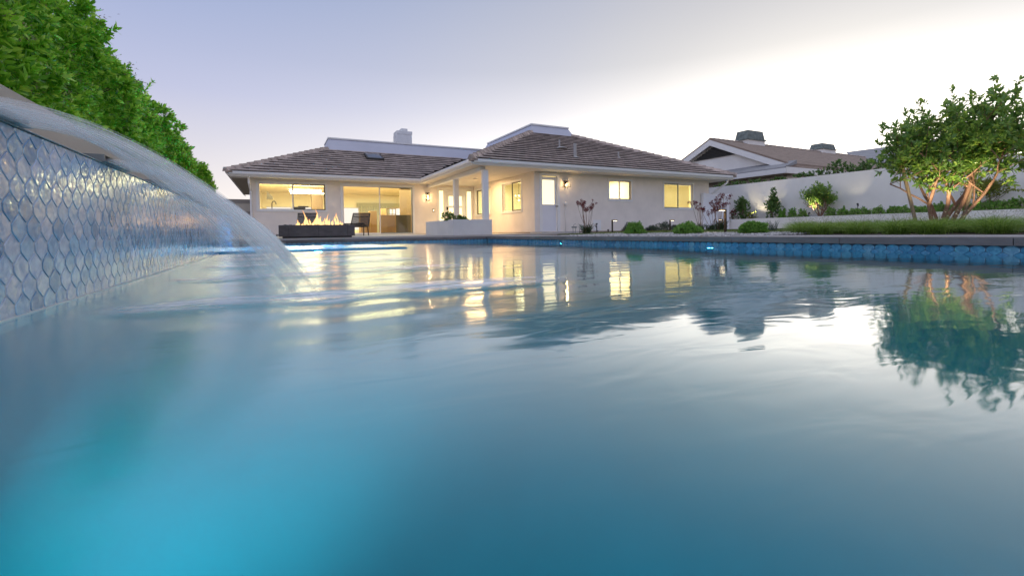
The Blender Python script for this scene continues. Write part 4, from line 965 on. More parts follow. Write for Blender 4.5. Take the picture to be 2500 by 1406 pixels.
ws = MB(); ws.box(XL, XS-.002, YL-.012, YL-.0004, -.05, -.004); ws.box(XS-.012, XS-.0004, YR, YL-.013, -.05, -.004); ws.box(XS, XR, YR-.012, YR-.0004, -.05, -.004); ws.build('weep_screed', 'brown_panel', house)

# wall lanterns
def lantern(p, n_y, label, w=.13, h=.30, taper=1.0, power=14):
    t = thing('wall_lantern', p, label, 'wall lantern', 'lit wall lanterns')
    x, y, z = p; mb = MB(); mb.box(x-.05, x+.05, y-.015, y-.0005, z+.0, z+h*.62); mb.box(x-w/2-.01, x+w/2+.01, y-.17, y-.016, z+h-.035, z+h); mb.box(x-.02, x+.02, y-.10, y-.016, z+h*.5, z+h-.036); mb.build('bracket', 'bronze', t)
    fr_ = MB(); w2 = w*taper
    for sx in (-1, 1):
        for yy0, yy1 in ((-.165, -.165*taper), (-.03, -.03)):
            fr_.tube([(x+sx*w/2, y+yy0, z+h-.036), (x+sx*w2/2, y+(yy1 if yy1 == yy0 else yy0*taper), z)], .006, 4)
    for a_, b_ in (((-1, -.165*taper), (1, -.165*taper)), ((-1, -.03), (1, -.03)), ((-1, -.165*taper), (-1, -.03)), ((1, -.165*taper), (1, -.03))):
        fr_.tube([(x+a_[0]*w2/2, y+a_[1], z), (x+b_[0]*w2/2, y+b_[1], z)], .006, 4)
    fr_.build('cage', 'bronze', t)
    bb = MB(); bb.tube([(x, y-.10, z+.05), (x, y-.10, z+h-.10)], [.022, .012], 8); bb.build('bulb', 'bulb', t, smooth=True)
    lamp('lantern_lamp', 'POINT', (x, y-.115, z+.10), power, (1, .66, .30), t, shadow_soft_size=.03)
a = onY(1043, 490, YL); lantern((a.x, YL, a.z), 1, 'black box wall lantern glowing beside the front door', .13, .34, 1.0, 9)
a = onY(1379, 458, YR); lantern((a.x, YR, a.z), 1, 'bronze flared wall lantern glowing beside the side door', .13, .24, 1.5, 6)
lamp('porch_fill', 'AREA', (7.2, 17.0, ZG0-.012), 58, (1, .64, .28), house, shape='DISK', size=1.1)  # added ceiling light to warm the porch
mb = MB(); mb.tube([(7.2, 17.0, ZG0+.019), (7.2, 17.0, ZG0-.008)], .09, 16); mb.build('fill_downlight', 'white_paint', house)

# ------------------------------------------------------------------ inside the rooms
WARM = (1, .98, .57)
for nm, loc, sx, sy, pw in (('kitchen_lamp', (.7, 22.6, 2.30), 2.0, 3.0, 235), ('living_lamp', (5.4, 23.6, 2.30), 4.5, 4.5, 430), ('hall_lamp', (9.8, 17.2, 2.30), 1.6, 3.0, 110), ('bath_lamp', (12.6, 16.6, 2.30), 1.8, 2.0, 130), ('bedroom_lamp', (15.6, 16.6, 2.30), 2.0, 2.4, 150)):
    lamp(nm, 'AREA', loc, pw, (1, .90, .58) if 'bath' in nm else WARM, house, shape='RECTANGLE', size=sx, size_y=sy)
mb = MB(); mb.box(.6, 2.1, 23.5, 23.6, 1.98, 2.02); mb.box(.6, 2.1, 25.5, 25.6, 2.25, 2.29); mb.build('strip_light', 'tube_light', house)
for nm, r in (('back_window', kb), ('back_window', lb1), ('back_window', lb2)):
    mb = MB(); u0, u1, z0, z1 = r
    mb.box(u0, u1, YB+.04, YB+.09, z1-.05, z1); mb.box(u0, u1, YB+.04, YB+.09, z0, z0+.05)
    n = max(1, int((u1-u0)/1.1))
    for i in range(n+1): xx = u0+(u1-u0)*i/n; mb.box(max(u0, xx-.03), min(u1, xx+.03), YB+.042, YB+.088, z0+.05, z1-.05)
    mb.build(nm, 'white_paint', house)
def curtain(x0, x1, y, z0, z1, label):
    n = int((x1-x0)/.02); xs_ = np.linspace(x0, x1, n); w = .045*np.sin(xs_*2*np.pi/.16)+.01*np.sin(xs_*31)
    V = np.concatenate([np.stack([xs_, y+w, np.full(n, z0)], -1), np.stack([xs_, y+w*.8, np.full(n, z1)], -1)]); i = np.arange(n-1)
    o = np_mesh('curtain', V, np.stack([i, i+1, i+1+n, i+n], -1), 'curtain', None, smooth=True); tag(o, label, 'curtain', 'curtains in the living room')
curtain(4.3, 6.1, YB-.25, .04, 1.78, 'pleated pale green curtain drawn across the living room window')
va = MB(); va.box(4.2, 8.2, YB-.28, YB-.14, 1.64, 1.86); va.build('valance', 'curtain', house)
# kitchen counter, tap and things on it
mb = MB(); mb.box(-.7, 2.17, YL+.18, YL+.85, .001, .98); kc = tag(mb.build('kitchen_counter', 'white_paint'), 'kitchen counter just inside the kitchen window', 'counter'); MB().box(-.7, 2.17, YL+.17, YL+.87, .981, 1.02).build('worktop', 'counter', kc)
a = onY(664, 505, YL+.6); mb = MB(); mb.tube([(a.x, YL+.6, 1.02), (a.x, YL+.6, 1.30), (a.x+.03, YL+.59, 1.37), (a.x+.09, YL+.57, 1.39), (a.x+.14, YL+.56, 1.34), (a.x+.15, YL+.56, 1.26)], .018, 8); mb.top('kitchen_tap', 'black', 'tall black curved kitchen tap seen through the window', 'tap', smooth=True)
a = onY(736, 508, YL+.5); mb = MB(); mb.box(a.x-.30, a.x+.14, YL+.35, YL+.65, 1.021, 1.16); mb.box(a.x-.12, a.x+.26, YL+.36, YL+.66, 1.161, 1.20); mb.top('dish_rack', 'grey_panel', 'dark dish rack on the counter inside the kitchen window', 'dish rack', bevel=.01)
mb = MB(); mb.box(1.55, 2.05, 24.2, 24.8, .001, 2.1); mb.top('tall_cabinet', 'brown_panel', 'tall brown cabinet inside the kitchen', 'cabinet')
a = onY(657, 480, 22.5); mb = MB(); mb.prism([(a.x-.1, 22.5, a.z-.12), (a.x+.14, 22.5, a.z-.12), (a.x+.14, 22.5, a.z), (a.x-.08, 22.5, a.z+.22)], (0, .1, 0)); mb.box(a.x-.9, a.x+.3, 22.62, 22.7, .001, .35); mb.build('range_hood', 'grey_panel', house)
# moving boxes and furniture behind the sliding door
def boxat(x0p, x1p, ytop, Y, D, label, m='cardboard', name='cardboard_box', cat='cardboard box', group='cardboard boxes behind the sliding door', zb=0.001):
    a, b_ = onY(x0p, ytop, Y), onY(x1p, ytop, Y); mb = MB(); mb.box(a.x, b_.x, Y, Y+D, zb, a.z); t = mb.top(name, m, label, cat, group, bevel=.006)
    if m == 'cardboard': MB().box((a.x+b_.x)/2-.03, (a.x+b_.x)/2+.03, Y-.002, Y+D+.002, a.z-.001, a.z+.002).build('tape', 'white_paint', t)
    return a.z
boxat(880, 903, 526, 21.6, .45, 'large pale cardboard box behind the mesh chair'); 
z_ = boxat(879, 902, 519, 22.3, .4, 'low cardboard box on the far side of the large pale box')
boxat(904, 920, 515, 22.0, .5, 'tall narrow cardboard box with a printed side by the door frame')
boxat(931, 943, 509, 22.6, .5, 'tallest thin cardboard box behind the stacked pair')
boxat(930, 946, 525, 21.2, .5, 'brown cardboard box with printed marks beside the grey board')
boxat(946, 966, 525, 21.4, .45, 'plain cardboard box between printed box and grey board')
boxat(967, 1003, 525, 20.9, .06, 'dark grey board leaning inside the sliding door', 'grey_panel', 'board', 'board', None)
a0, a1 = onY(976, 462, 23.5), onY(1003, 462, 23.5); mb = MB(); mb.box(a0.x, a1.x+.8, 23.5, 23.6, .001, 2.35); tp = mb.build('wall_panel', 'brown_panel', house)
a0, a1 = onY(944, 509, 22.6), onY(967, 524, 22.6); mb = MB()
for s0, s1, q0, q1 in ((a0.x, a1.x, a0.z-.03, a0.z), (a0.x, a1.x, a1.z, a1.z+.03), (a0.x, a0.x+.03, a1.z+.03, a0.z-.03), (a1.x-.03, a1.x, a1.z+.03, a0.z-.03)): mb.box(s0, s1, 22.6, 22.63, q0, q1)
mb.box(a0.x, a0.x+.04, 22.6, 22.64, .001, a1.z); mb.box(a1.x-.04, a1.x, 22.6, 22.64, .001, a1.z); mb.top('side_table', 'brown_panel', 'thin framed stand between the cardboard boxes inside', 'stand')
# small chandelier seen in the wing's side window
a = onX(1267, 484, 9.5); mb = MB(); cz = a.z; mb.tube([(a.x, a.y, 2.359), (a.x, a.y, cz+.1)], .008, 6); 
for k in range(6):
    an = k*math.pi/3; mb.tube([(a.x, a.y, cz-.05), (a.x+.13*math.cos(an), a.y+.13*math.sin(an), cz-.02), (a.x+.17*math.cos(an), a.y+.17*math.sin(an), cz+.08)], .008, 5)
t = mb.top('chandelier', 'bronze', 'small lit chandelier seen through the porch side window', 'chandelier')
for k in range(6): an = k*math.pi/3; MB().ball((a.x+.17*math.cos(an), a.y+.17*math.sin(an), cz+.10), .02, 6, 1.5).build('candle_bulb', 'bulb', t)

# ================================================================== PATIO THINGS
# fire pit
YF = 13.45; f0, f1 = onY(681, 584, YF), onY(867, 580, YF); fx0, fx1 = f0.x, f1.x; fz0 = gz(1, YF); FT = onY(775, 549.5, YF).z; FD = .78
fp = thing('fire_pit', ((fx0+fx1)/2, YF+FD/2, fz0), 'long low dark concrete fire pit on the patio by the pool', 'fire pit')
pz = fz0+.045; seams = [fx0, onY(704, 565, YF).x, onY(778, 565, YF).x, onY(848, 565, YF).x, fx1]
for a, b_ in zip(seams[:-1], seams[1:]): MB().box(a+.0015, b_-.0015, YF, YF+.09, pz, FT).build('side_panel', 'firepit', fp, bevel=.003)
mb = MB(); mb.box(fx0, fx1, YF+FD-.09, YF+FD, pz, FT); mb.box(fx0, fx0+.09, YF+.0905, YF+FD-.0905, pz, FT); mb.box(fx1-.09, fx1, YF+.0905, YF+FD-.0905, pz, FT); mb.build('rim', 'firepit', fp, bevel=.003)
MB().box(fx0+.09, fx1-.08, YF+.07, YF+FD-.06, fz0-.02, pz-.0005).build('plinth', 'black', fp)
MB().box(fx0+.09, fx1-.09, YF+.09, YF+FD-.09, pz, FT-.06).build('tray', 'black', fp)
kn = onY(678.5, 574, YF+.2); mb = MB(); mb.tube([(fx0, YF+.2, kn.z), (fx0-.05, YF+.2, kn.z)], .012, 8); mb.tube([(fx0-.04, YF+.2, kn.z), (fx0-.06, YF+.2, kn.z)], .028, 10); mb.build('key_valve', 'black', fp)
lv = MB()
for k in range(420):
    x = random.uniform(fx0+.14, fx1-.14); y = random.uniform(YF+.13, YF+FD-.13); r = random.uniform(.018, .035); lv.ball((x, y, FT-.05+random.uniform(0, .055)), r, 5, random.uniform(.7, 1))
tag(lv.build('lava_rock', 'lava', fp), kind='stuff')
fire = thing('fire', ((fx0+fx1)/2, YF+FD/2, FT-.02), 'row of orange gas flames burning along the fire pit', 'fire')
def flame(x, y, h, w, seed):
    rs = random.Random(seed); n = 12; nv = 10; V = []; F_ = []; bx, by = 0, 0; ph = rs.random()*6; k1 = rs.uniform(5, 9)
    for i in range(nv):
        t = i/(nv-1); r = w*(math.sin(math.pi*min(1, t*1.5+.12)) if t < .35 else (1-t)**.85*1.22)*(.75+.3*math.sin(t*9+ph)) + .002
        bx = .10*h*t*math.sin(k1*t*.6+ph)+.05*h*t*t*rs.uniform(-1, 1); by = .06*h*t*math.cos(k1*t+ph)
        for j in range(n):
            a = 2*math.pi*j/n+t*1.2; rr = max(.0015, r)*(1+.3*math.sin(3*a+ph+t*5)+.15*math.sin(5*a-ph)); V.append((x+bx+rr*math.cos(a), y+by+rr*.7*math.sin(a), FT-.03+t*h))
    for i in range(nv-1):
        for j in range(n): F_.append((i*n+j, i*n+(j+1) % n, (i+1)*n+(j+1) % n, (i+1)*n+j))
    mb = MB(); mb.add(V, F_); mb.build('flame', 'flame', fire, smooth=True)
fl_ = [(726, .15, .035), (731, .09, .04), (744, .36, .03), (750, .21, .055), (757, .17, .035), (765, .13, .045), (772, .38, .045), (777, .27, .06), (783, .22, .045), (790, .14, .04), (799, .28, .03), (804, .17, .035), (812, .15, .04), (820, .25, .045), (824, .30, .03), (830, .12, .05), (836, .09, .035), (738, .07, .04), (795, .20, .025)]
for i, (px, h, w) in enumerate(fl_): yy = YF+.32+.14*math.sin(i*2.1); flame(onY(px, 540, yy).x, yy, h*1.25, w*1.15, i)
for px in (745, 775, 815): lamp('fire_lamp', 'POINT', (onY(px, 540, YF+.38).x, YF+.38, FT+.16), 2, (1, .5, .18), fire, shadow_soft_size=.10)

# mesh lounge chairs
def chair(x, y, rz_, label):
    z = gz(x, y); t = thing('patio_chair', (0, 0, 0), label, 'chair', 'mesh lounge chairs by the fire pit'); W = .31
    mb = MB()
    for s in (-1, 1):
        mb.tube([(s*W, .40, .40), (s*W, -.25, .30), (s*(W-.02), -.55, .78)], .016, 8)
    for yy, zz in ((.40, .40), (-.25, .30)): mb.tube([(-W, yy, zz), (W, yy, zz)], .014, 8)
    mb.tube([(-W+.02, -.55, .78), (W-.02, -.55, .78)], .014, 8); mb.build('frame', 'dark_metal', t, smooth=True)
    for s in (-1, 1):
        for yy, zz, y2 in ((.34, .39, .40), (-.12, .32, -.20)): MB().tube([(s*W, yy, zz), (s*(W+.01), y2, 0)], .016, 8).build('leg', 'dark_metal', t, smooth=True)
    mb = MB(); mb.tube([(-W-.02, .30, .30), (W+.02, .30, .30)], .010, 6); mb.build('stretcher', 'dark_metal', t)
    sg = MB(); n = 8
    for i in range(n):
        a, b_ = i/n, (i+1)/n; za = .395-.10*a-.03*math.sin(a*math.pi); zb_ = .395-.10*b_-.03*math.sin(b_*math.pi); ya, yb = .39-.63*a, .39-.63*b_
        sg.obox((0, (ya+yb)/2, (za+zb_)/2), (W-.012, 0, 0), (0, (yb-ya)/2, (zb_-za)/2), (0, 0, .003))
    sg.build('seat', 'sling', t)
    bk = MB(); bk.obox((0, -.40, .54), (W-.02, 0, 0), (0, -.15, .235), (0, .003, .002)); bk.build('backrest', 'sling', t)
    bn = MB(); bn.tube([(-W+.02, -.5, .68), (-.15, -.46, .645), (.15, -.46, .645), (W-.02, -.5, .68)], .012, 6); bn.build('brace', 'dark_metal', t)
    t.location = (x, y, z); t.rotation_euler = (0, 0, rz_); return t
a = onY(868, 575, 15.9); chair(a.x+.08, 16.0, math.radians(155), 'dark mesh lounge chair standing in front of the sliding door')
a = onY(752, 575, 16.3); chair(a.x, 16.4, math.radians(176), 'dark mesh lounge chair behind the flames under the kitchen window')

# porch planter
pa = onY(1107, 577, 12.6); PXA, PXB = pa.x, onY(1202, 577, 12.6).x; PYB = onX(1040, 576, PXA).y; PT = onY(1107, 536, 12.6).z
plz = gz(5, 12.6)
pt_ = thing('planter', ((PXA+PXB)/2, 13.9, plz), 'square white stucco planter at the porch corner', 'planter'); w = .12
mb = MB(); mb.box(PXA, PXB, 12.6, 12.6+w, plz-.03, PT); mb.box(PXA, PXB, PYB-w, PYB, plz-.03, PT); mb.box(PXA, PXA+w, 12.6+w+.0005, PYB-w-.0005, plz-.03, PT); mb.box(PXB-w, PXB, 12.6+w+.0005, PYB-w-.0005, plz-.03, PT); mb.build('box', 'planter_stucco', pt_, bevel=.01)
MB().box(PXA+w+.001, PXB-w-.001, 12.6+w+.001, PYB-w-.001, plz, PT-.04).build('soil', 'soil', pt_)

# ------------------------------------------------------------------ plants
def shrub(name, label, cat, x, y, z, rx, ry, h, n, L, W, m, k=9, group=None, stem=True, lump=.25, shell=.45, spread=.9, dome=False, shape=None):
    t = thing(name, (x, y, z), label, cat, group)
    d = unit(rng.normal(0, 1, (n, 3)));
    if dome: d[:, 2] = np.abs(d[:, 2])
    ph = rng.random(3)*6
    lum = 1+lump*(np.sin(d[:, 0]*5+ph[0])*np.sin(d[:, 1]*5+ph[1])+.6*np.sin(d[:, 2]*6+ph[2]))
    r = (1-shell*rng.random(n)**1.6)*lum
    C = d*r[:, None]
    if shape == 'cone': f = np.clip(1.05-.75*(C[:, 2]*.5+.5), .15, 1); C[:, 0] *= f; C[:, 1] *= f
    if dome: Cz = z+C[:, 2]*h*.93+.02
    else: Cz = z+h*(.5+.46*C[:, 2])
    P = np.stack([x+C[:, 0]*rx, y+C[:, 1]*ry, Cz], -1); A = d+np.array([0, 0, .5])
    V, F_ = whorls(P, A, k, L, W, spread); np_mesh('foliage', V, F_, m, t)
    if stem:
        mb = MB()
        for q in range(5):
            e = (x+random.uniform(-.5, .5)*rx, y+random.uniform(-.5, .5)*ry, z+h*random.uniform(.5, .8)); mb.tube([(x+random.uniform(-.05, .05)*rx, y, z-.05), ((x+e[0])/2+.1*rx*random.uniform(-1, 1), (y+e[1])/2, (z+e[2])/2), e], [.02*h+.004, .014*h+.003, .004], 5)
        mb.build('stem', 'bark_grey', t)
    return t
# planter plants
for px, py, r, lab in ((1094, 520, .17, 'tallest leafy plant in the white planter'), (1117, 528, .13, 'small leafy plant behind the porch column in the planter'), (1131, 533, .12, 'lowest trailing plant in the white planter')):
    a = onY(px, py, 13.2); shrub('planter_plant', lab, 'plant', a.x, 13.2, PT-.06, r, r, a.z-PT+.08, 60, .06, .028, 'shrub_leaf', group='plants in the white planter')
# clipped boxwood mounds
for px0, px1, py, lab in ((1524, 1577, 546, 'smallest rounded green mound shrub on the gravel by the pool edge'), (1646, 1714, 545, 'rounded green mound shrub on gravel before the white gate'), (1800, 1877, 545, 'rounded green mound shrub on gravel before the low retaining wall')):
    X0 = 6.82; c = onX((px0+px1)/2, 570, X0); gh = gz(X0, c.y); dep = c.length; r = (px1-px0)/2/FPX*c.dot(fw)*.94*math.cos(math.atan(((px0+px1)/2-CX)/FPX)) ; top = onX((px0+px1)/2, py, X0).z
    shrub('mound_shrub', lab, 'shrub', X0, c.y, gh-.01, r*1.0, r*1.0, top-gh+.01, 900, .034, .012, 'box_leaf', k=8, group='clipped mounds along the pool', dome=True, lump=.13, shell=.35, spread=.95)
# grey green shrubs along the wall
for px, py, w, Y, lab in ((1537, 547, 30, 11.6, 'grey green wispy shrub half behind the smallest mound'), (1592, 553, 26, 11.5, 'low dark green shrub left of the feathery one by the house wall'), (1622, 540, 36, 11.6, 'tall feathery grey green shrub by the house wall'), (1652, 550, 24, 11.4, 'grey green shrub behind the mound by the white gate')):
    c = onY(px, 568, Y); gh = gz(c.x, Y); top = onY(px, py, Y).z; r = w/2/FPX*c.dot(fw)*1.1
    shrub('feathery_shrub', lab, 'shrub', c.x, Y, gh-.01, r, r, top-gh, 420, .05, .006, 'lavender_leaf', k=10, group='feathery shrubs by the house', dome=True, lump=.2, shell=.6, spread=.7)

# kangaroo paws
def paws(px, pyt, Y, n_st, spread, lab, lean=0.0, nl=150):
    c = onY(px, 569, Y); gh = gz(c.x, Y); H = onY(px, pyt, Y).z-gh; t = thing('kangaroo_paw', (c.x, Y, gh), lab, 'flowering plant', 'tall red flowers along the house')
    n = nl; a = rng.random(n)*6.28; P = np.stack([c.x+rng.normal(0, .06, n), Y+rng.normal(0, .06, n), np.full(n, gh)], -1); D = np.stack([np.cos(a)*rng.uniform(.1, .7, n), np.sin(a)*rng.uniform(.1, .7, n), np.ones(n)], -1)
    V, F_ = blades(P, D, rng.uniform(.25, .50, n)*H*.9, np.full(n, .016), .45); np_mesh('leaves', V, F_, 'strap_leaf', t)
    fl = []
    for k in range(n_st):
        an = random.random()*6.28; rr = spread*math.sqrt(random.random()); hh = H*random.uniform(.66, 1.0); tip = Vector((c.x+rr*math.cos(an)+lean*hh, Y+rr*math.sin(an), gh+hh)); b0 = Vector((c.x+random.uniform(-.05, .05), Y+random.uniform(-.05, .05), gh)); md = (b0+tip)/2+Vector((rr*.2*math.cos(an), rr*.2*math.sin(an), .06))
        mb = MB(); mb.tube([b0, md, tip], [.006, .005, .003], 5)
        ends = []
        for q in range(random.randint(3, 5)):
            e = tip+Vector((random.uniform(-.09, .09), random.uniform(-.09, .09), random.uniform(-.02, .11))); mb.tube([md.lerp(tip, .8), e], .0025, 4); ends.append(e)
        mb.build('stalk', 'bark', t)
        for e in ends:
            kq = 16; d = rng.normal(0, 1, (kq, 3))+np.array([0, 0, .3]); V, F_ = (leaf_mesh(np.tile(np.array(e), (kq, 1))+d*.006, d, rng.normal(0, 1, (kq, 3)), rng.uniform(.03, .055, kq), rng.uniform(.010, .018, kq))); np_mesh('flower_head', V, F_, 'paw_flower', t)
paws(1432, 492, 10.7, 11, .26, 'kangaroo paw with dense dark red flower heads beside the side door')
paws(1757, 478, 8.2, 10, .24, 'tallest kangaroo paw with dark red flowers before the white gate')
paws(1738, 512, 8.6, 6, .22, 'lower kangaroo paw with sparse flowers before the white gate', -.15)
paws(1712, 498, 9.4, 6, .22, 'sparse kangaroo paw leaning over the house wall near the gate', -.32, 60)
# small upright clumps on the turf
for px, lab in ((1887, 'thin upright grass tuft beside the mound and retaining wall'),):
    c = onX(px, 566, 9.0); n = 60; a = rng.random(n)*6.28; t = thing('grass_tuft', (c.x, c.y, gz(c.x, c.y)), lab, 'plant'); P = np.stack([c.x+rng.normal(0, .04, n), c.y+rng.normal(0, .04, n), np.full(n, gz(c.x, c.y))], -1)
    V, F_ = blades(P, np.stack([np.cos(a)*.35, np.sin(a)*.35, np.ones(n)], -1), rng.uniform(.12, .3, n), np.full(n, .008), .3); np_mesh('leaves', V, F_, 'lavender_leaf', t)

# meadow grass clumps
cl = []
for row, (X0, n, off) in enumerate(((7.0, 10, 0), (7.7, 9, .25), (8.4, 8, .1))):
    for k in range(n):
        cl.append((X0+random.uniform(-.12, .12), 4.10+row*.42-k*.42-off+random.uniform(-.07, .07), row, k))
desc = ['front row by the pool', 'middle row', 'back row by the retaining wall']
ordn = ['first', 'second', 'third', 'fourth', 'fifth', 'sixth', 'seventh', 'eighth', 'ninth', 'tenth']
for (x, y, row, k) in cl:
    gh = gz(x, y)-.02; t = thing('meadow_grass', (x, y, gh), f'arching green grass clump, {ordn[k]} from the mound shrubs in the {desc[row]}', 'grass clump', 'grass clumps along the pool'); n = 620; a = rng.random(n)*6.28; inc = rng.beta(1.6, 1.8, n)*1.1
    P = np.stack([x+rng.normal(0, .055, n), y+rng.normal(0, .055, n), np.full(n, gh)], -1); D = np.stack([np.cos(a)*np.sin(inc), np.sin(a)*np.sin(inc), np.cos(inc)], -1)
    V, F_ = blades(P, D, rng.uniform(.19, .33, n), np.full(n, .0052), .8); np_mesh('blades', V, F_, 'grass_blade', t)
    n2 = 16; a = rng.random(n2)*6.28; P = np.stack([x+rng.normal(0, .05, n2), y+rng.normal(0, .05, n2), np.full(n2, gh)], -1); D = np.stack([np.cos(a)*.42, np.sin(a)*.42, np.ones(n2)], -1); Ls = rng.uniform(.24, .42, n2)
    V1 = blades(P, D, Ls, np.full(n2, .003), .25); tips = P+unit(D)*Ls[:, None]*.92
    q = 7; T = np.repeat(tips, q, 0)+rng.normal(0, .018, (n2*q, 3)); V2 = leaf_mesh(T, rng.normal(0, 1, (n2*q, 3))+np.array([0, 0, .6]), rng.normal(0, 1, (n2*q, 3)), rng.uniform(.010, .02, n2*q), np.full(n2*q, .004))
    V, F_ = join(V1, V2); np_mesh('seed_heads', V, F_, 'seed_head', t)
for i, (px, py, lab) in enumerate(((2218, 540, 'cream flowers lit among the grass under the tree trunks'), (2345, 530, 'cream flower spray beside the wooden stake in the grass'))):
    c = onX(px, py, 8.6); n = 70; P = np.array(c)+rng.normal(0, 1, (n, 3))*np.array([.10, .14, .06]); V, F_ = leaf_mesh(P, rng.normal(0, 1, (n, 3)), rng.normal(0, 1, (n, 3)), np.full(n, .022), np.full(n, .014)); t = thing('flower_spray', (c.x, c.y, gz(c.x, c.y)), lab, 'flowers'); np_mesh('blossom', V, F_, 'cream_flower', t)
    mb = MB()
    for q in range(10): mb.tube([(c.x+random.uniform(-.03, .03), c.y+random.uniform(-.03, .03), gz(c.x, c.y)), P[q]], .002, 4)
    mb.build('stalk', 'strap_leaf', t)

# ------------------------------------------------------------------ multi trunk tree
def tree(name, label, cat, base, stems, depth, seed, leafm, barkm, L, W, k, twig=.16, r0=.05, bounds=None, up_=.25):
    rs = random.Random(seed); t = thing(name, base, label, cat); wood = []; tips = []
    def grow(p, d, ln, r, lv, mb):
        pts = [p.copy()]; rr = [r]
        for i in range(4):
            d = (d+Vector((rs.gauss(0, .16), rs.gauss(0, .16), rs.gauss(0, .10)+up_*.12))).normalized(); p = p+d*ln/4; pts.append(p.copy()); rr.append(r*(1-.38*(i+1)/4))
        mb.tube(pts, rr, 7 if lv < 2 else 5, cap=False)
        if lv >= depth-1:
            for q in pts[1:]:
                if rs.random() < .8 or q is pts[-1]: tips.append((q, (d+Vector((rs.gauss(0, .5), rs.gauss(0, .5), rs.gauss(.2, .3)))).normalized()))
        if lv >= depth: return
        n = 4 if lv < depth-1 else 3
        for i in range(n):
            if i == 0: nd = (d+Vector((rs.gauss(0, .25), rs.gauss(0, .25), .1))).normalized(); src = pts[-1]
            else:
                s = d.orthogonal(); s.rotate(Matrix.Rotation(rs.random()*6.28, 3, d)); nd = (d*.55+s*.8+Vector((0, 0, up_))).normalized(); src = pts[rs.choice((2, 3, 4))]
            if bounds and not bounds(src+nd*ln*.8): nd = (nd*.3+(Vector(bounds(None))-src).normalized()*.7).normalized()
            grow(src, nd, ln*rs.uniform(.62, .82), rr[-1]*rs.uniform(.6, .85), lv+1, mb)
    for (off, d, ln) in stems:
        mb = MB(); grow(Vector(base)+Vector(off), Vector(d).normalized(), ln, r0*rs.uniform(.75, 1.1), 0, mb); mb.build('trunk', barkm, t, smooth=True)
    if bounds: tips = [q for q in tips if bounds(q[0]) or rs.random() < .35]
    P = np.array([q[0] for q in tips]); A = np.array([q[1] for q in tips]); V, F_ = whorls(P, A, k, L, W, spread=1.05, jit=.3); np_mesh('crown', V, F_, leafm, t)
    return t
TX = 9.6; tb = onX(2300, 545, TX); tz = gz(TX, tb.y)-.03
vd = Vector((tb.x, tb.y, 0)).normalized(); vr = Vector((vd.y, -vd.x, 0)); ctr = onX(2385, 350, TX+.15)
def tree_bounds(p):
    if p is None: return ctr
    q = p-ctr; a = q.dot(vr); b_ = q.dot(vd); return ((a-.22)/1.6)**2+(b_/1.15)**2+(q.z/(.98 if q.z > 0 else .92))**2 < 1
stems = [((-.05, .03, 0), vr*.10+Vector((0, 0, 1)), .85), ((.07, -.05, 0), vr*.55+vd*.1+Vector((0, 0, 1)), .95), ((0, .05, 0), vr*-.18+vd*.25+Vector((0, 0, 1)), .8), ((-.02, .08, 0), vr*-.38-vd*.2+Vector((0, 0, 1)), .85), ((.03, -.09, 0), vr*.7-vd*.3+Vector((0, 0, 1)), .9), ((0, 0, 0), vr*.28+vd*.5+Vector((0, 0, 1)), .9)]
tree('strawberry_tree', 'multi trunk tree with red bark and dark glossy leaves above the meadow grass', 'tree', (tb.x, tb.y, tz), stems, 3, 5, 'arbutus_leaf', 'bark', .09, .034, 10, r0=.036, bounds=tree_bounds)
for (pa_, pb_, X0, lab) in (((2182, 324), (2234, 535), 9.25, 'wooden tree stake leaning outward on the house side of the tree'), ((2428, 264), (2352, 530), 9.75, 'wooden tree stake leaning in on the open side of the tree')):
    a, b_ = onX(*pa_, X0), onX(*pb_, X0); b_ = b_+(b_-a).normalized()*((b_.z-gz(X0, b_.y)+.02)/abs((b_-a).normalized().z)); mb = MB(); mb.tube([b_, a], .026, 10); mb.top('tree_stake', 'wood_stake', lab, 'tree stake', 'wooden stakes at the tree')

# ------------------------------------------------------------------ retaining walls, gate, terrace
XW1, XW2 = 18.9, 19.85
lw = onX(1780.6, 536, XW1); uw = onX(1905, 439.5, XW2); LWZ, UWZ = lw.z, uw.z
MB().box(XW1, XW1+.2, -6, lw.y, -.4, LWZ).top('retaining_wall', 'stucco_pale', 'low plastered retaining wall in front of the planted terrace', 'wall')
MB().box(XW2, XW2+.2, -6, 26, -.4, UWZ).top('boundary_wall', 'stucco_pale', 'tall pale plastered boundary wall behind the terrace', 'wall')
tag(MB().box(XW1+.201, XW2-.001, -6, lw.y, -.4, LWZ-.04).build('terrace', 'soil'), kind='structure')
tag(MB().box(XW2+.201, 80, -30, 60, -.4, UWZ-.35).build('hillside', 'soil'), kind='structure')
# gate
g0, g1 = onY(1715, 567, 14.1), onY(1778, 567, 14.1); GZ0, GZ1 = .0, onY(1778, 474, 14.1).z
gt = thing('garden_gate', ((g0.x+g1.x)/2, 14.1, -.02), 'white panelled garden gate between the house corner and the wall', 'gate')
pw = .13
for x0 in (g0.x, g1.x-pw): MB().box(x0, x0+pw, 14.04, 14.17, -.05, GZ1).build('post', 'vinyl', gt, bevel=.006)
x0, x1 = g0.x+pw+.004, g1.x-pw-.004
for z0, z1 in ((.05, .17), (GZ1-.34, GZ1-.22), (GZ1-.14, GZ1-.02)): MB().box(x0, x1, 14.06, 14.15, z0, z1).build('rail', 'vinyl', gt, bevel=.004)
npk = 7; pwid = (x1-x0)/npk
for k in range(npk): MB().box(x0+k*pwid+.002, x0+(k+1)*pwid-.002, 14.085, 14.12, .1705, GZ1-.3405).build('plank', 'vinyl', gt, bevel=.003)
MB().box(x0, x1, 14.095, 14.115, GZ1-.2195, GZ1-.1405).build('infill', 'vinyl', gt)

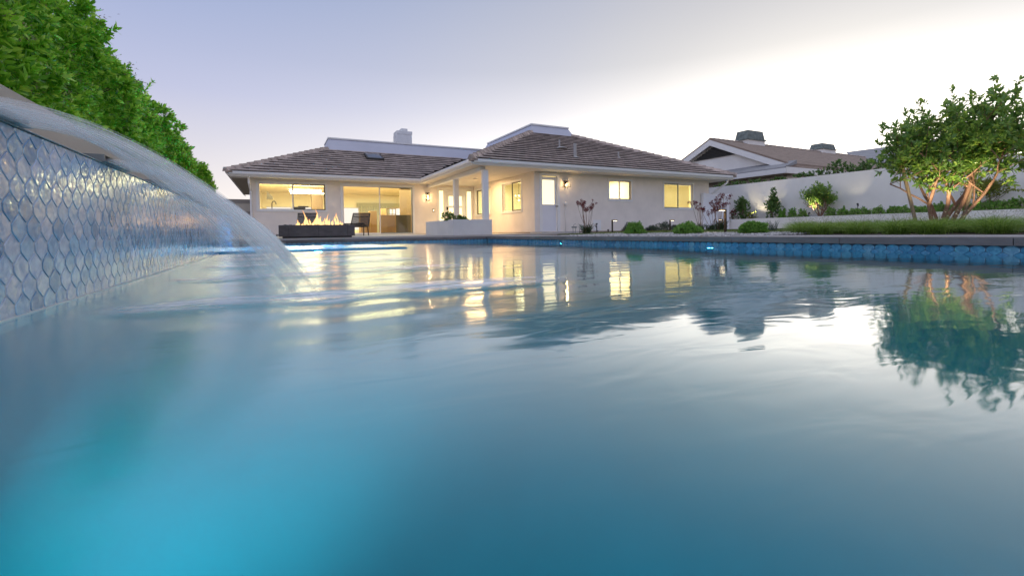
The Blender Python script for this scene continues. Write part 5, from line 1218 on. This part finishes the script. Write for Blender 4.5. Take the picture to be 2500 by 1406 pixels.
# terrace planting
def tx(px, py): return onX(px, py, 19.38)
for (px, pyt, w, lab, m, shp, L) in ((1811, 476, 50, 'bushy dark green shrub with a narrower top on the terrace by the gate', 'shrub_leaf', None, .075), (1887, 465, 48, 'taller conical dark green shrub on the terrace', 'shrub_leaf', 'cone', .075)):
    c = tx(px, 528); top = tx(px, pyt).z; r = w/2/FPX*c.dot(fw)*.95; shrub('terrace_shrub', lab, 'shrub', 19.38, c.y, LWZ-.05, .40, r, top-LWZ+.06, 330, L, .036, m, k=9, group='dark shrubs on the terrace', lump=.3, shell=.8, shape=shp or 'cone')
c = tx(1797, 510); shrub('red_shrub', 'small dark red leaved shrub at the foot of the bushy terrace shrub', 'shrub', 19.25, c.y+.1, LWZ-.05, .16, .2, .6, 45, .06, .03, 'red_leaf')
c = tx(1838, 530); shrub('lime_shrub', 'small glowing yellow green shrub between the two dark terrace shrubs', 'shrub', 19.3, c.y, LWZ-.05, .22, .25, tx(1838, 516).z-LWZ+.05, 70, .05, .015, 'lime_leaf', k=8)
c = tx(2003, 530); bz = LWZ-.05; ht = tx(2003, 440).z-bz
cc = Vector((19.38, c.y, bz+ht*.63))
def tb2(p):
    if p is None: return cc
    q = p-cc; return (q.x/.42)**2+(q.y/.92)**2+(q.z/(ht*.38))**2 < 1
tree('small_tree', 'small spreading tree lit from below against the boundary wall', 'tree', (19.38, c.y, bz), [((0, 0, 0), (.05, .5, 1), .55), ((0, .02, 0), (-.05, -.55, 1), .55), ((.02, 0, 0), (0, .15, 1), .6), ((0, -.02, 0), (.1, -.2, 1), .6), ((0, 0, 0), (-.1, .8, 1), .5), ((0, 0, 0), (-.1, -.8, 1), .5)], 3, 9, 'arbutus_leaf', 'bark', .075, .033, 6, r0=.024, bounds=tb2)
c2 = tx(2388, 505); h2 = tx(2400, 440).z-bz; cc2 = Vector((19.38, c2.y-.3, bz+h2*.75))
def tb3(p):
    if p is None: return cc2
    q = p-cc2; return (q.x/.42)**2+(q.y/.9)**2+(q.z/(h2*.4))**2 < 1
tree('small_tree', 'lit crooked small tree on the terrace behind the wooden stake', 'tree', (19.38, c2.y, bz), [((0, 0, 0), (.05, -.7, 1), .5), ((0, .02, 0), (-.05, .35, 1), .5), ((.02, 0, 0), (0, -.25, 1), .55)], 3, 12, 'lime_leaf', 'bark_grey', .06, .026, 5, r0=.026, bounds=tb3)
gp = [1912, 1938, 1962, 2030, 2062, 2090, 2112, 2150, 2182, 2205, 2235, 2262, 2300, 2335, 2362, 2395, 2422, 2448, 2475, 2498]
who = ['beside the conical shrub', 'second past the conical shrub', 'just before the small lit tree', 'just past the small lit tree', 'second past the small lit tree', 'third past the small lit tree', 'by the black stake light', 'under the edge of the big crown', 'behind the first wooden stake', 'past the first wooden stake', 'behind the tree trunks', 'behind the middle trunk', 'behind the leaning red trunk', 'before the second wooden stake', 'behind the second wooden stake', 'below the crooked lit tree', 'just past the crooked lit tree', 'second past the crooked lit tree', 'third past the crooked lit tree', 'farthest past the crooked lit tree']
for px, wv in zip(gp, who):
    c = tx(px, 520); r = random.uniform(.13, .21); shrub('ground_cover', 'low green mounding plant on the terrace '+wv, 'plant', 19.25+random.uniform(-.08, .08), c.y, LWZ-.05, .18, r, random.uniform(.24, .36), 170, .06, .028, 'box_leaf', k=8, group='low mounds on the terrace', dome=True, stem=False)

# shrubs above the boundary wall
for (px, py, r, lab) in ((1762, 449, .5, 'low hedge plant above the wall beside the roof corner'), (1800, 443, .45, 'low bush above the wall under the neighbour gable, first in line'), (1850, 437, .5, 'low bush above the wall under the neighbour gable, middle of the line'), (1905, 432, .42, 'low bush above the wall under the neighbour eave'), (1965, 419, .42, 'round bush above the wall in front of the neighbour eave'), (2010, 412, .5, 'broad bush above the wall before the brown roof'), (2048, 392, .36, 'tall sprig rising above the wall before the brown roof'), (2092, 398, .48, 'dense bush above the wall near the grey roof'), (2138, 380, .6, 'large bush above the wall near the big tree'), (2215, 372, .6, 'bush above the wall behind the big tree crown'), (2300, 360, .6, 'second bush above the wall behind the big tree crown')):
    c = onX(px, py, 20.8); z0 = UWZ-.36; shrub('wall_top_shrub', lab, 'shrub', 20.8, c.y, z0, r*.7, r, max(.3, c.z-z0), int(130*r*2), .10, .045, 'shrub_leaf', group='bushes above the boundary wall', k=8)

# ------------------------------------------------------------------ garden lights
def path_light(x, y, z0, ztop, label, dirx, power=6):
    t = thing('path_light', (x, y, z0), label, 'path light', 'bronze path lights'); r = .018; mb = MB(); mb.box(x-r, x+r, y-r, y+r, z0-.05, ztop); mb.build('post', 'bronze', t, bevel=.003)
    dv_ = Vector((dirx*.16, -.02, 0)); mb = MB(); mb.obox((x+dv_.x/2+dirx*r, y, ztop-.014), (.08, 0, 0), (0, .03, 0), (0, 0, .014)); mb.build('head', 'bronze', t, bevel=.003)
    mb = MB(); mb.obox((x+dv_.x/2+dirx*r, y, ztop-.030), (.062, 0, 0), (0, .02, 0), (0, 0, .002)); mb.build('lens', 'led', t)
    lamp('path_lamp', 'SPOT', (x+dv_.x/2+dirx*r, y, ztop-.036), power, (1, .74, .38), t, aim=(x+dv_.x/2+dirx*r*.6, y, z0), spot_size=math.radians(150), spot_blend=.8, shadow_soft_size=.02)
for (px, pt, Y, lab, dx_) in ((1495, 537, 11.0, 'bronze path light beside the tall red flowers by the side door', 1), (1636, 537, 11.0, 'bronze path light between the feathery shrubs by the house', 1), (1763, 535, 11.2, 'small far path light glowing behind the tallest kangaroo paw', -1)):
    b_ = onY(px, 570, Y); t_ = onY(px, pt, Y); path_light(b_.x, Y, gz(b_.x, Y), t_.z, lab, dx_)
b_ = onX(1771, 570, 7.9); t_ = onX(1771, 511, 7.9); path_light(7.9, b_.y, gz(7.9, b_.y), t_.z, 'tall bronze path light on the gravel before the white gate', -1, 9)
def spot(px, X0, zb, aim, power, label, col_=(1, .85, .55), size=70, h=.17):
    c = onX(px, 520, X0); t = thing('spotlight', (X0, c.y, zb), label, 'spotlight', 'black garden spotlights'); top = Vector((X0, c.y, zb+h)); a = (Vector(aim)-top).normalized()
    mb = MB(); mb.tube([(X0, c.y, zb-.06), (X0, c.y, zb+h-.02)], .012, 6); mb.build('stake', 'black', t); mb = MB(); mb.tube([top-a*.05, top+a*.05], [.026, .034], 10); mb.build('housing', 'black', t)
    lamp('uplight', 'SPOT', top+a*.065, power, col_, t, aim=top+a*3, spot_size=math.radians(size), spot_blend=.7, shadow_soft_size=.03)
zt = LWZ-.04
c = tx(1838, 520); spot(1836, 19.16, zt, (19.5, c.y-.25, zt+.8), 22, 'black spotlight by the glowing lime shrub', size=110)
c = tx(1980, 520); spot(1975, 19.18, zt, (19.4, tx(2003, 500).y, zt+1.1), 45, 'black spotlight at the foot of the small lit tree', size=90)
c = tx(2095, 520); spot(2094, 19.2, zt, (19.7, c.y+.4, zt+1.6), 6, 'black spotlight standing by itself among low terrace mounds', size=80, h=.42)
spot(2380, 19.16, zt, (19.4, tx(2395, 480).y-.1, zt+.8), 22, 'black spotlight under the crooked lit tree', size=90)
c = onX(2262, 545, 8.9); spot(2262, 8.85, gz(8.8, c.y), (TX, tb.y-.05, 1.25), 40, 'black spotlight hidden in the grass before the red trunks', size=80, h=.07)
c = onX(2395, 545, 9.0); spot(2395, 9.0, gz(9, c.y), (TX+.1, tb.y-.35, 1.2), 36, 'black spotlight hidden in the grass by the second stake', size=90, h=.07)
# irrigation risers and hose bib along the house
for (px, py, Y, lab) in ((1457, 546, 11.3, 'black irrigation riser with small valve beside the red flowers'), (1485, 561, 11.3, 'short black irrigation riser by the path light'), (1581, 559, 11.2, 'short black irrigation riser beside the smallest mound')):
    b_ = onY(px, 570, Y); t_ = onY(px, py, Y); mb = MB(); mb.tube([(b_.x, Y, gz(b_.x, Y)-.03), (b_.x, Y, t_.z)], .014, 8); mb.tube([(b_.x, Y, t_.z-.03), (b_.x, Y, t_.z+.01)], .03, 8)
    if px == 1457: mb.tube([(b_.x, Y, t_.z-.12), (b_.x-.06, Y, t_.z-.08), (b_.x-.06, Y, t_.z-.02)], .012, 6); mb.tube([(b_.x, Y, t_.z-.22), (b_.x+.06, Y, t_.z-.25)], .018, 6)
    mb.top('irrigation_riser', 'black', lab, 'irrigation riser')
b_ = onY(1402, 570, 13.2); t_ = onY(1402, 556, 13.2); mb = MB()
for dx in (-.05, .05): mb.tube([(b_.x+dx, 13.2, -.06), (b_.x+dx, 13.2, t_.z+.02)], .010, 6)
mb.box(b_.x-.085, b_.x+.085, 13.16, 13.24, t_.z-.01, t_.z+.04); mb.tube([(b_.x-.03, 13.2, t_.z+.04), (b_.x-.01, 13.2, t_.z+.11), (b_.x+.06, 13.2, t_.z+.13)], .008, 6); mb.top('backflow_valve', 'steel', 'small metal backflow valve on two pipes beside the side door', 'valve')

# ================================================================== NEIGHBOURS
XG = 24.0; ap = onX(1741, 343, XG); rr_ = onX(1921, 398.5, XG); hs_ = ap.y-rr_.y; pit2 = (ap.z-rr_.z)/hs_; XE = 44.0; zb = UWZ-.5
nh = thing('neighbour_house', ((XG+XE)/2, ap.y, zb), 'pale neighbouring house with brown gable roof behind the boundary wall', 'house'); y0, y1 = ap.y-hs_, ap.y+hs_
def gab(Xa, Xb, dy, dz_, name, m, th):
    mb = MB()
    for s in (-1, 1):
        yy = ap.y+s*(hs_+dy); zz = ap.z-pit2*(hs_+dy)
        mb.prism([(Xa, ap.y, ap.z+dz_), (Xa, yy, zz+dz_), (Xa, yy, zz+dz_-th), (Xa, ap.y, ap.z+dz_-th)], (Xb-Xa, 0, 0))
    return mb.build(name, m, nh)
gab(XG-.30, XE, .35, .10, 'roof', 'roof_shingle', .10)
gab(XG-.32, XG-.24, .33, -.005, 'bargeboard', 'white_paint', .34)
mb = MB(); ze = rr_.z-.25; mb.prism([(XG+.05, y0, zb), (XG+.05, y1, zb), (XG+.05, y1, ze), (XG+.05, ap.y, ap.z-.06), (XG+.05, y0, ze)], (XE-XG-.2, 0, 0)); mb.build('wall', 'stucco_pale', nh)
vz = onX(1765, 382, XG).z; vh = (ap.z-.42-vz); mb = MB(); vt = ap.z-.42; vw = vh/pit2; mb.prism([(XG-.01, ap.y-vw, vz), (XG-.01, ap.y+vw, vz), (XG-.01, ap.y, vt)], (.05, 0, 0)); lv_ = mb.build('louvre', 'vent_dark', nh)
nl = 7
for k in range(nl):
    zz = vz+vh*(k+.3)/nl; ww = (vt-zz)/pit2-.05
    if ww > .05: m2 = MB(); m2.obox((XG-.045, ap.y, zz), (.03, 0, -.03), (0, ww, 0), (.005, 0, .005)); m2.build('slat', 'vent_dark', lv_)
# pent roof along the gable foot and side eave
pz0 = onX(1800, 419.5, XG-.9).z; pt0 = ze+.25; mb = MB(); yb, ya = ap.y+hs_+.3, y0-.5
mb.prism([(XG+.04, ya, pt0+.10), (XG-.95, ya-.0, pt0-.30), (XG-.95, ya, pt0-.36), (XG+.04, ya, pt0-.10)], (0, yb-ya, 0)); mb.build('pent_roof', 'roof_shingle_grey', nh)
mb = MB(); mb.box(XG-.97, XG-.90, ya, yb, pt0-.62, pt0-.361); mb.box(XG-.89, XE, ya-.02, ya+.05, pt0-.62, pt0-.30); mb.build('fascia', 'white_paint', nh)
mb = MB(); mb.prism([(XG-.9, ya, pt0-.32), (XG+.35, y0+.1, pt0+.12), (XE, y0+.1, pt0+.12), (XE, ya, pt0-.32)], (0, 0, .06)); mb.build('eave_roof', 'roof_shingle', nh)
mb = MB(); mb.box(XG-.85, XG+.04, ya+.1, yb, pt0-.66, pt0-.621); mb.build('soffit', 'soffit', nh)
rn = 46
for k in range(rn):
    x0 = XG-.3+(XE-XG)*k/rn; mb = MB(); mb.prism([(x0, ap.y-.14, ap.z+.06), (x0, ap.y, ap.z+.14), (x0, ap.y+.14, ap.z+.06), (x0, ap.y, ap.z+.08)], ((XE-XG)/rn*.97, 0, .025)); mb.build('ridge_tile', 'ridge_tile', nh)
def neighbour_chimney(pxa, pxb, pyb, pyt, Y, lab=None):
    a, b_ = onY(pxa, pyb, Y), onY(pxb, pyt, Y); w = b_.x-a.x; zb_ = a.z; hh = b_.z-a.z; mb = MB(); mb.box(a.x+.06, b_.x-.06, Y-.45, Y+.45, zb_-1.2, zb_+hh*.26); o = mb.build('chimney', 'stucco_pale', nh)
    MB().box(a.x-.02, b_.x+.02, Y-.52, Y+.52, zb_+hh*.261, zb_+hh*.34).build('collar', 'copper_patina', o)
    mb = MB(); x0, x1 = a.x+.05, b_.x-.05; i = w*.07; mb.add([(x0, Y-.45, zb_+hh*.341), (x1, Y-.45, zb_+hh*.341), (x1, Y+.45, zb_+hh*.341), (x0, Y+.45, zb_+hh*.341), (x0+i, Y-.38, b_.z), (x1-i, Y-.38, b_.z), (x1-i, Y+.38, b_.z), (x0+i, Y+.38, b_.z)], [(0, 1, 5, 4), (1, 2, 6, 5), (2, 3, 7, 6), (3, 0, 4, 7), (4, 5, 6, 7)]); mb.build('cap', 'copper_patina', o)
neighbour_chimney(1808, 1853, 352, 326, ap.y)
neighbour_chimney(1990, 2026, 371, 356, ap.y+.2)
# grey roofed house further along
a, b_ = onX(2063, 371, 48), onX(2230, 350, 40); YG = a.y
nh2 = thing('neighbour_house', (50, YG-7, zb), 'grey shingled roof of a second house behind the big tree', 'house')
ra, rb_ = onX(2064, 372, 46), onX(2420, 325, 46); ea, eb = onX(2100, 398, 38), onX(2420, 392, 38)
mb = MB(); mb.add([tuple(ra), tuple(rb_), tuple(eb), tuple(ea)], [(0, 3, 2, 1)]); mb.add([tuple(ra+Vector((8, 0, -3))), tuple(rb_+Vector((8, 0, -3))), tuple(rb_+Vector((.002, 0, -.002))), tuple(ra+Vector((.002, 0, -.002)))], [(0, 1, 2, 3)]); mb.build('roof', 'roof_shingle_grey', nh2)
MB().box(38.6, 53, min(ra.y, rb_.y)+.4, max(ra.y, rb_.y)-.4, zb, min(ea.z, eb.z)-.02).build('wall', 'stucco_pale', nh2)
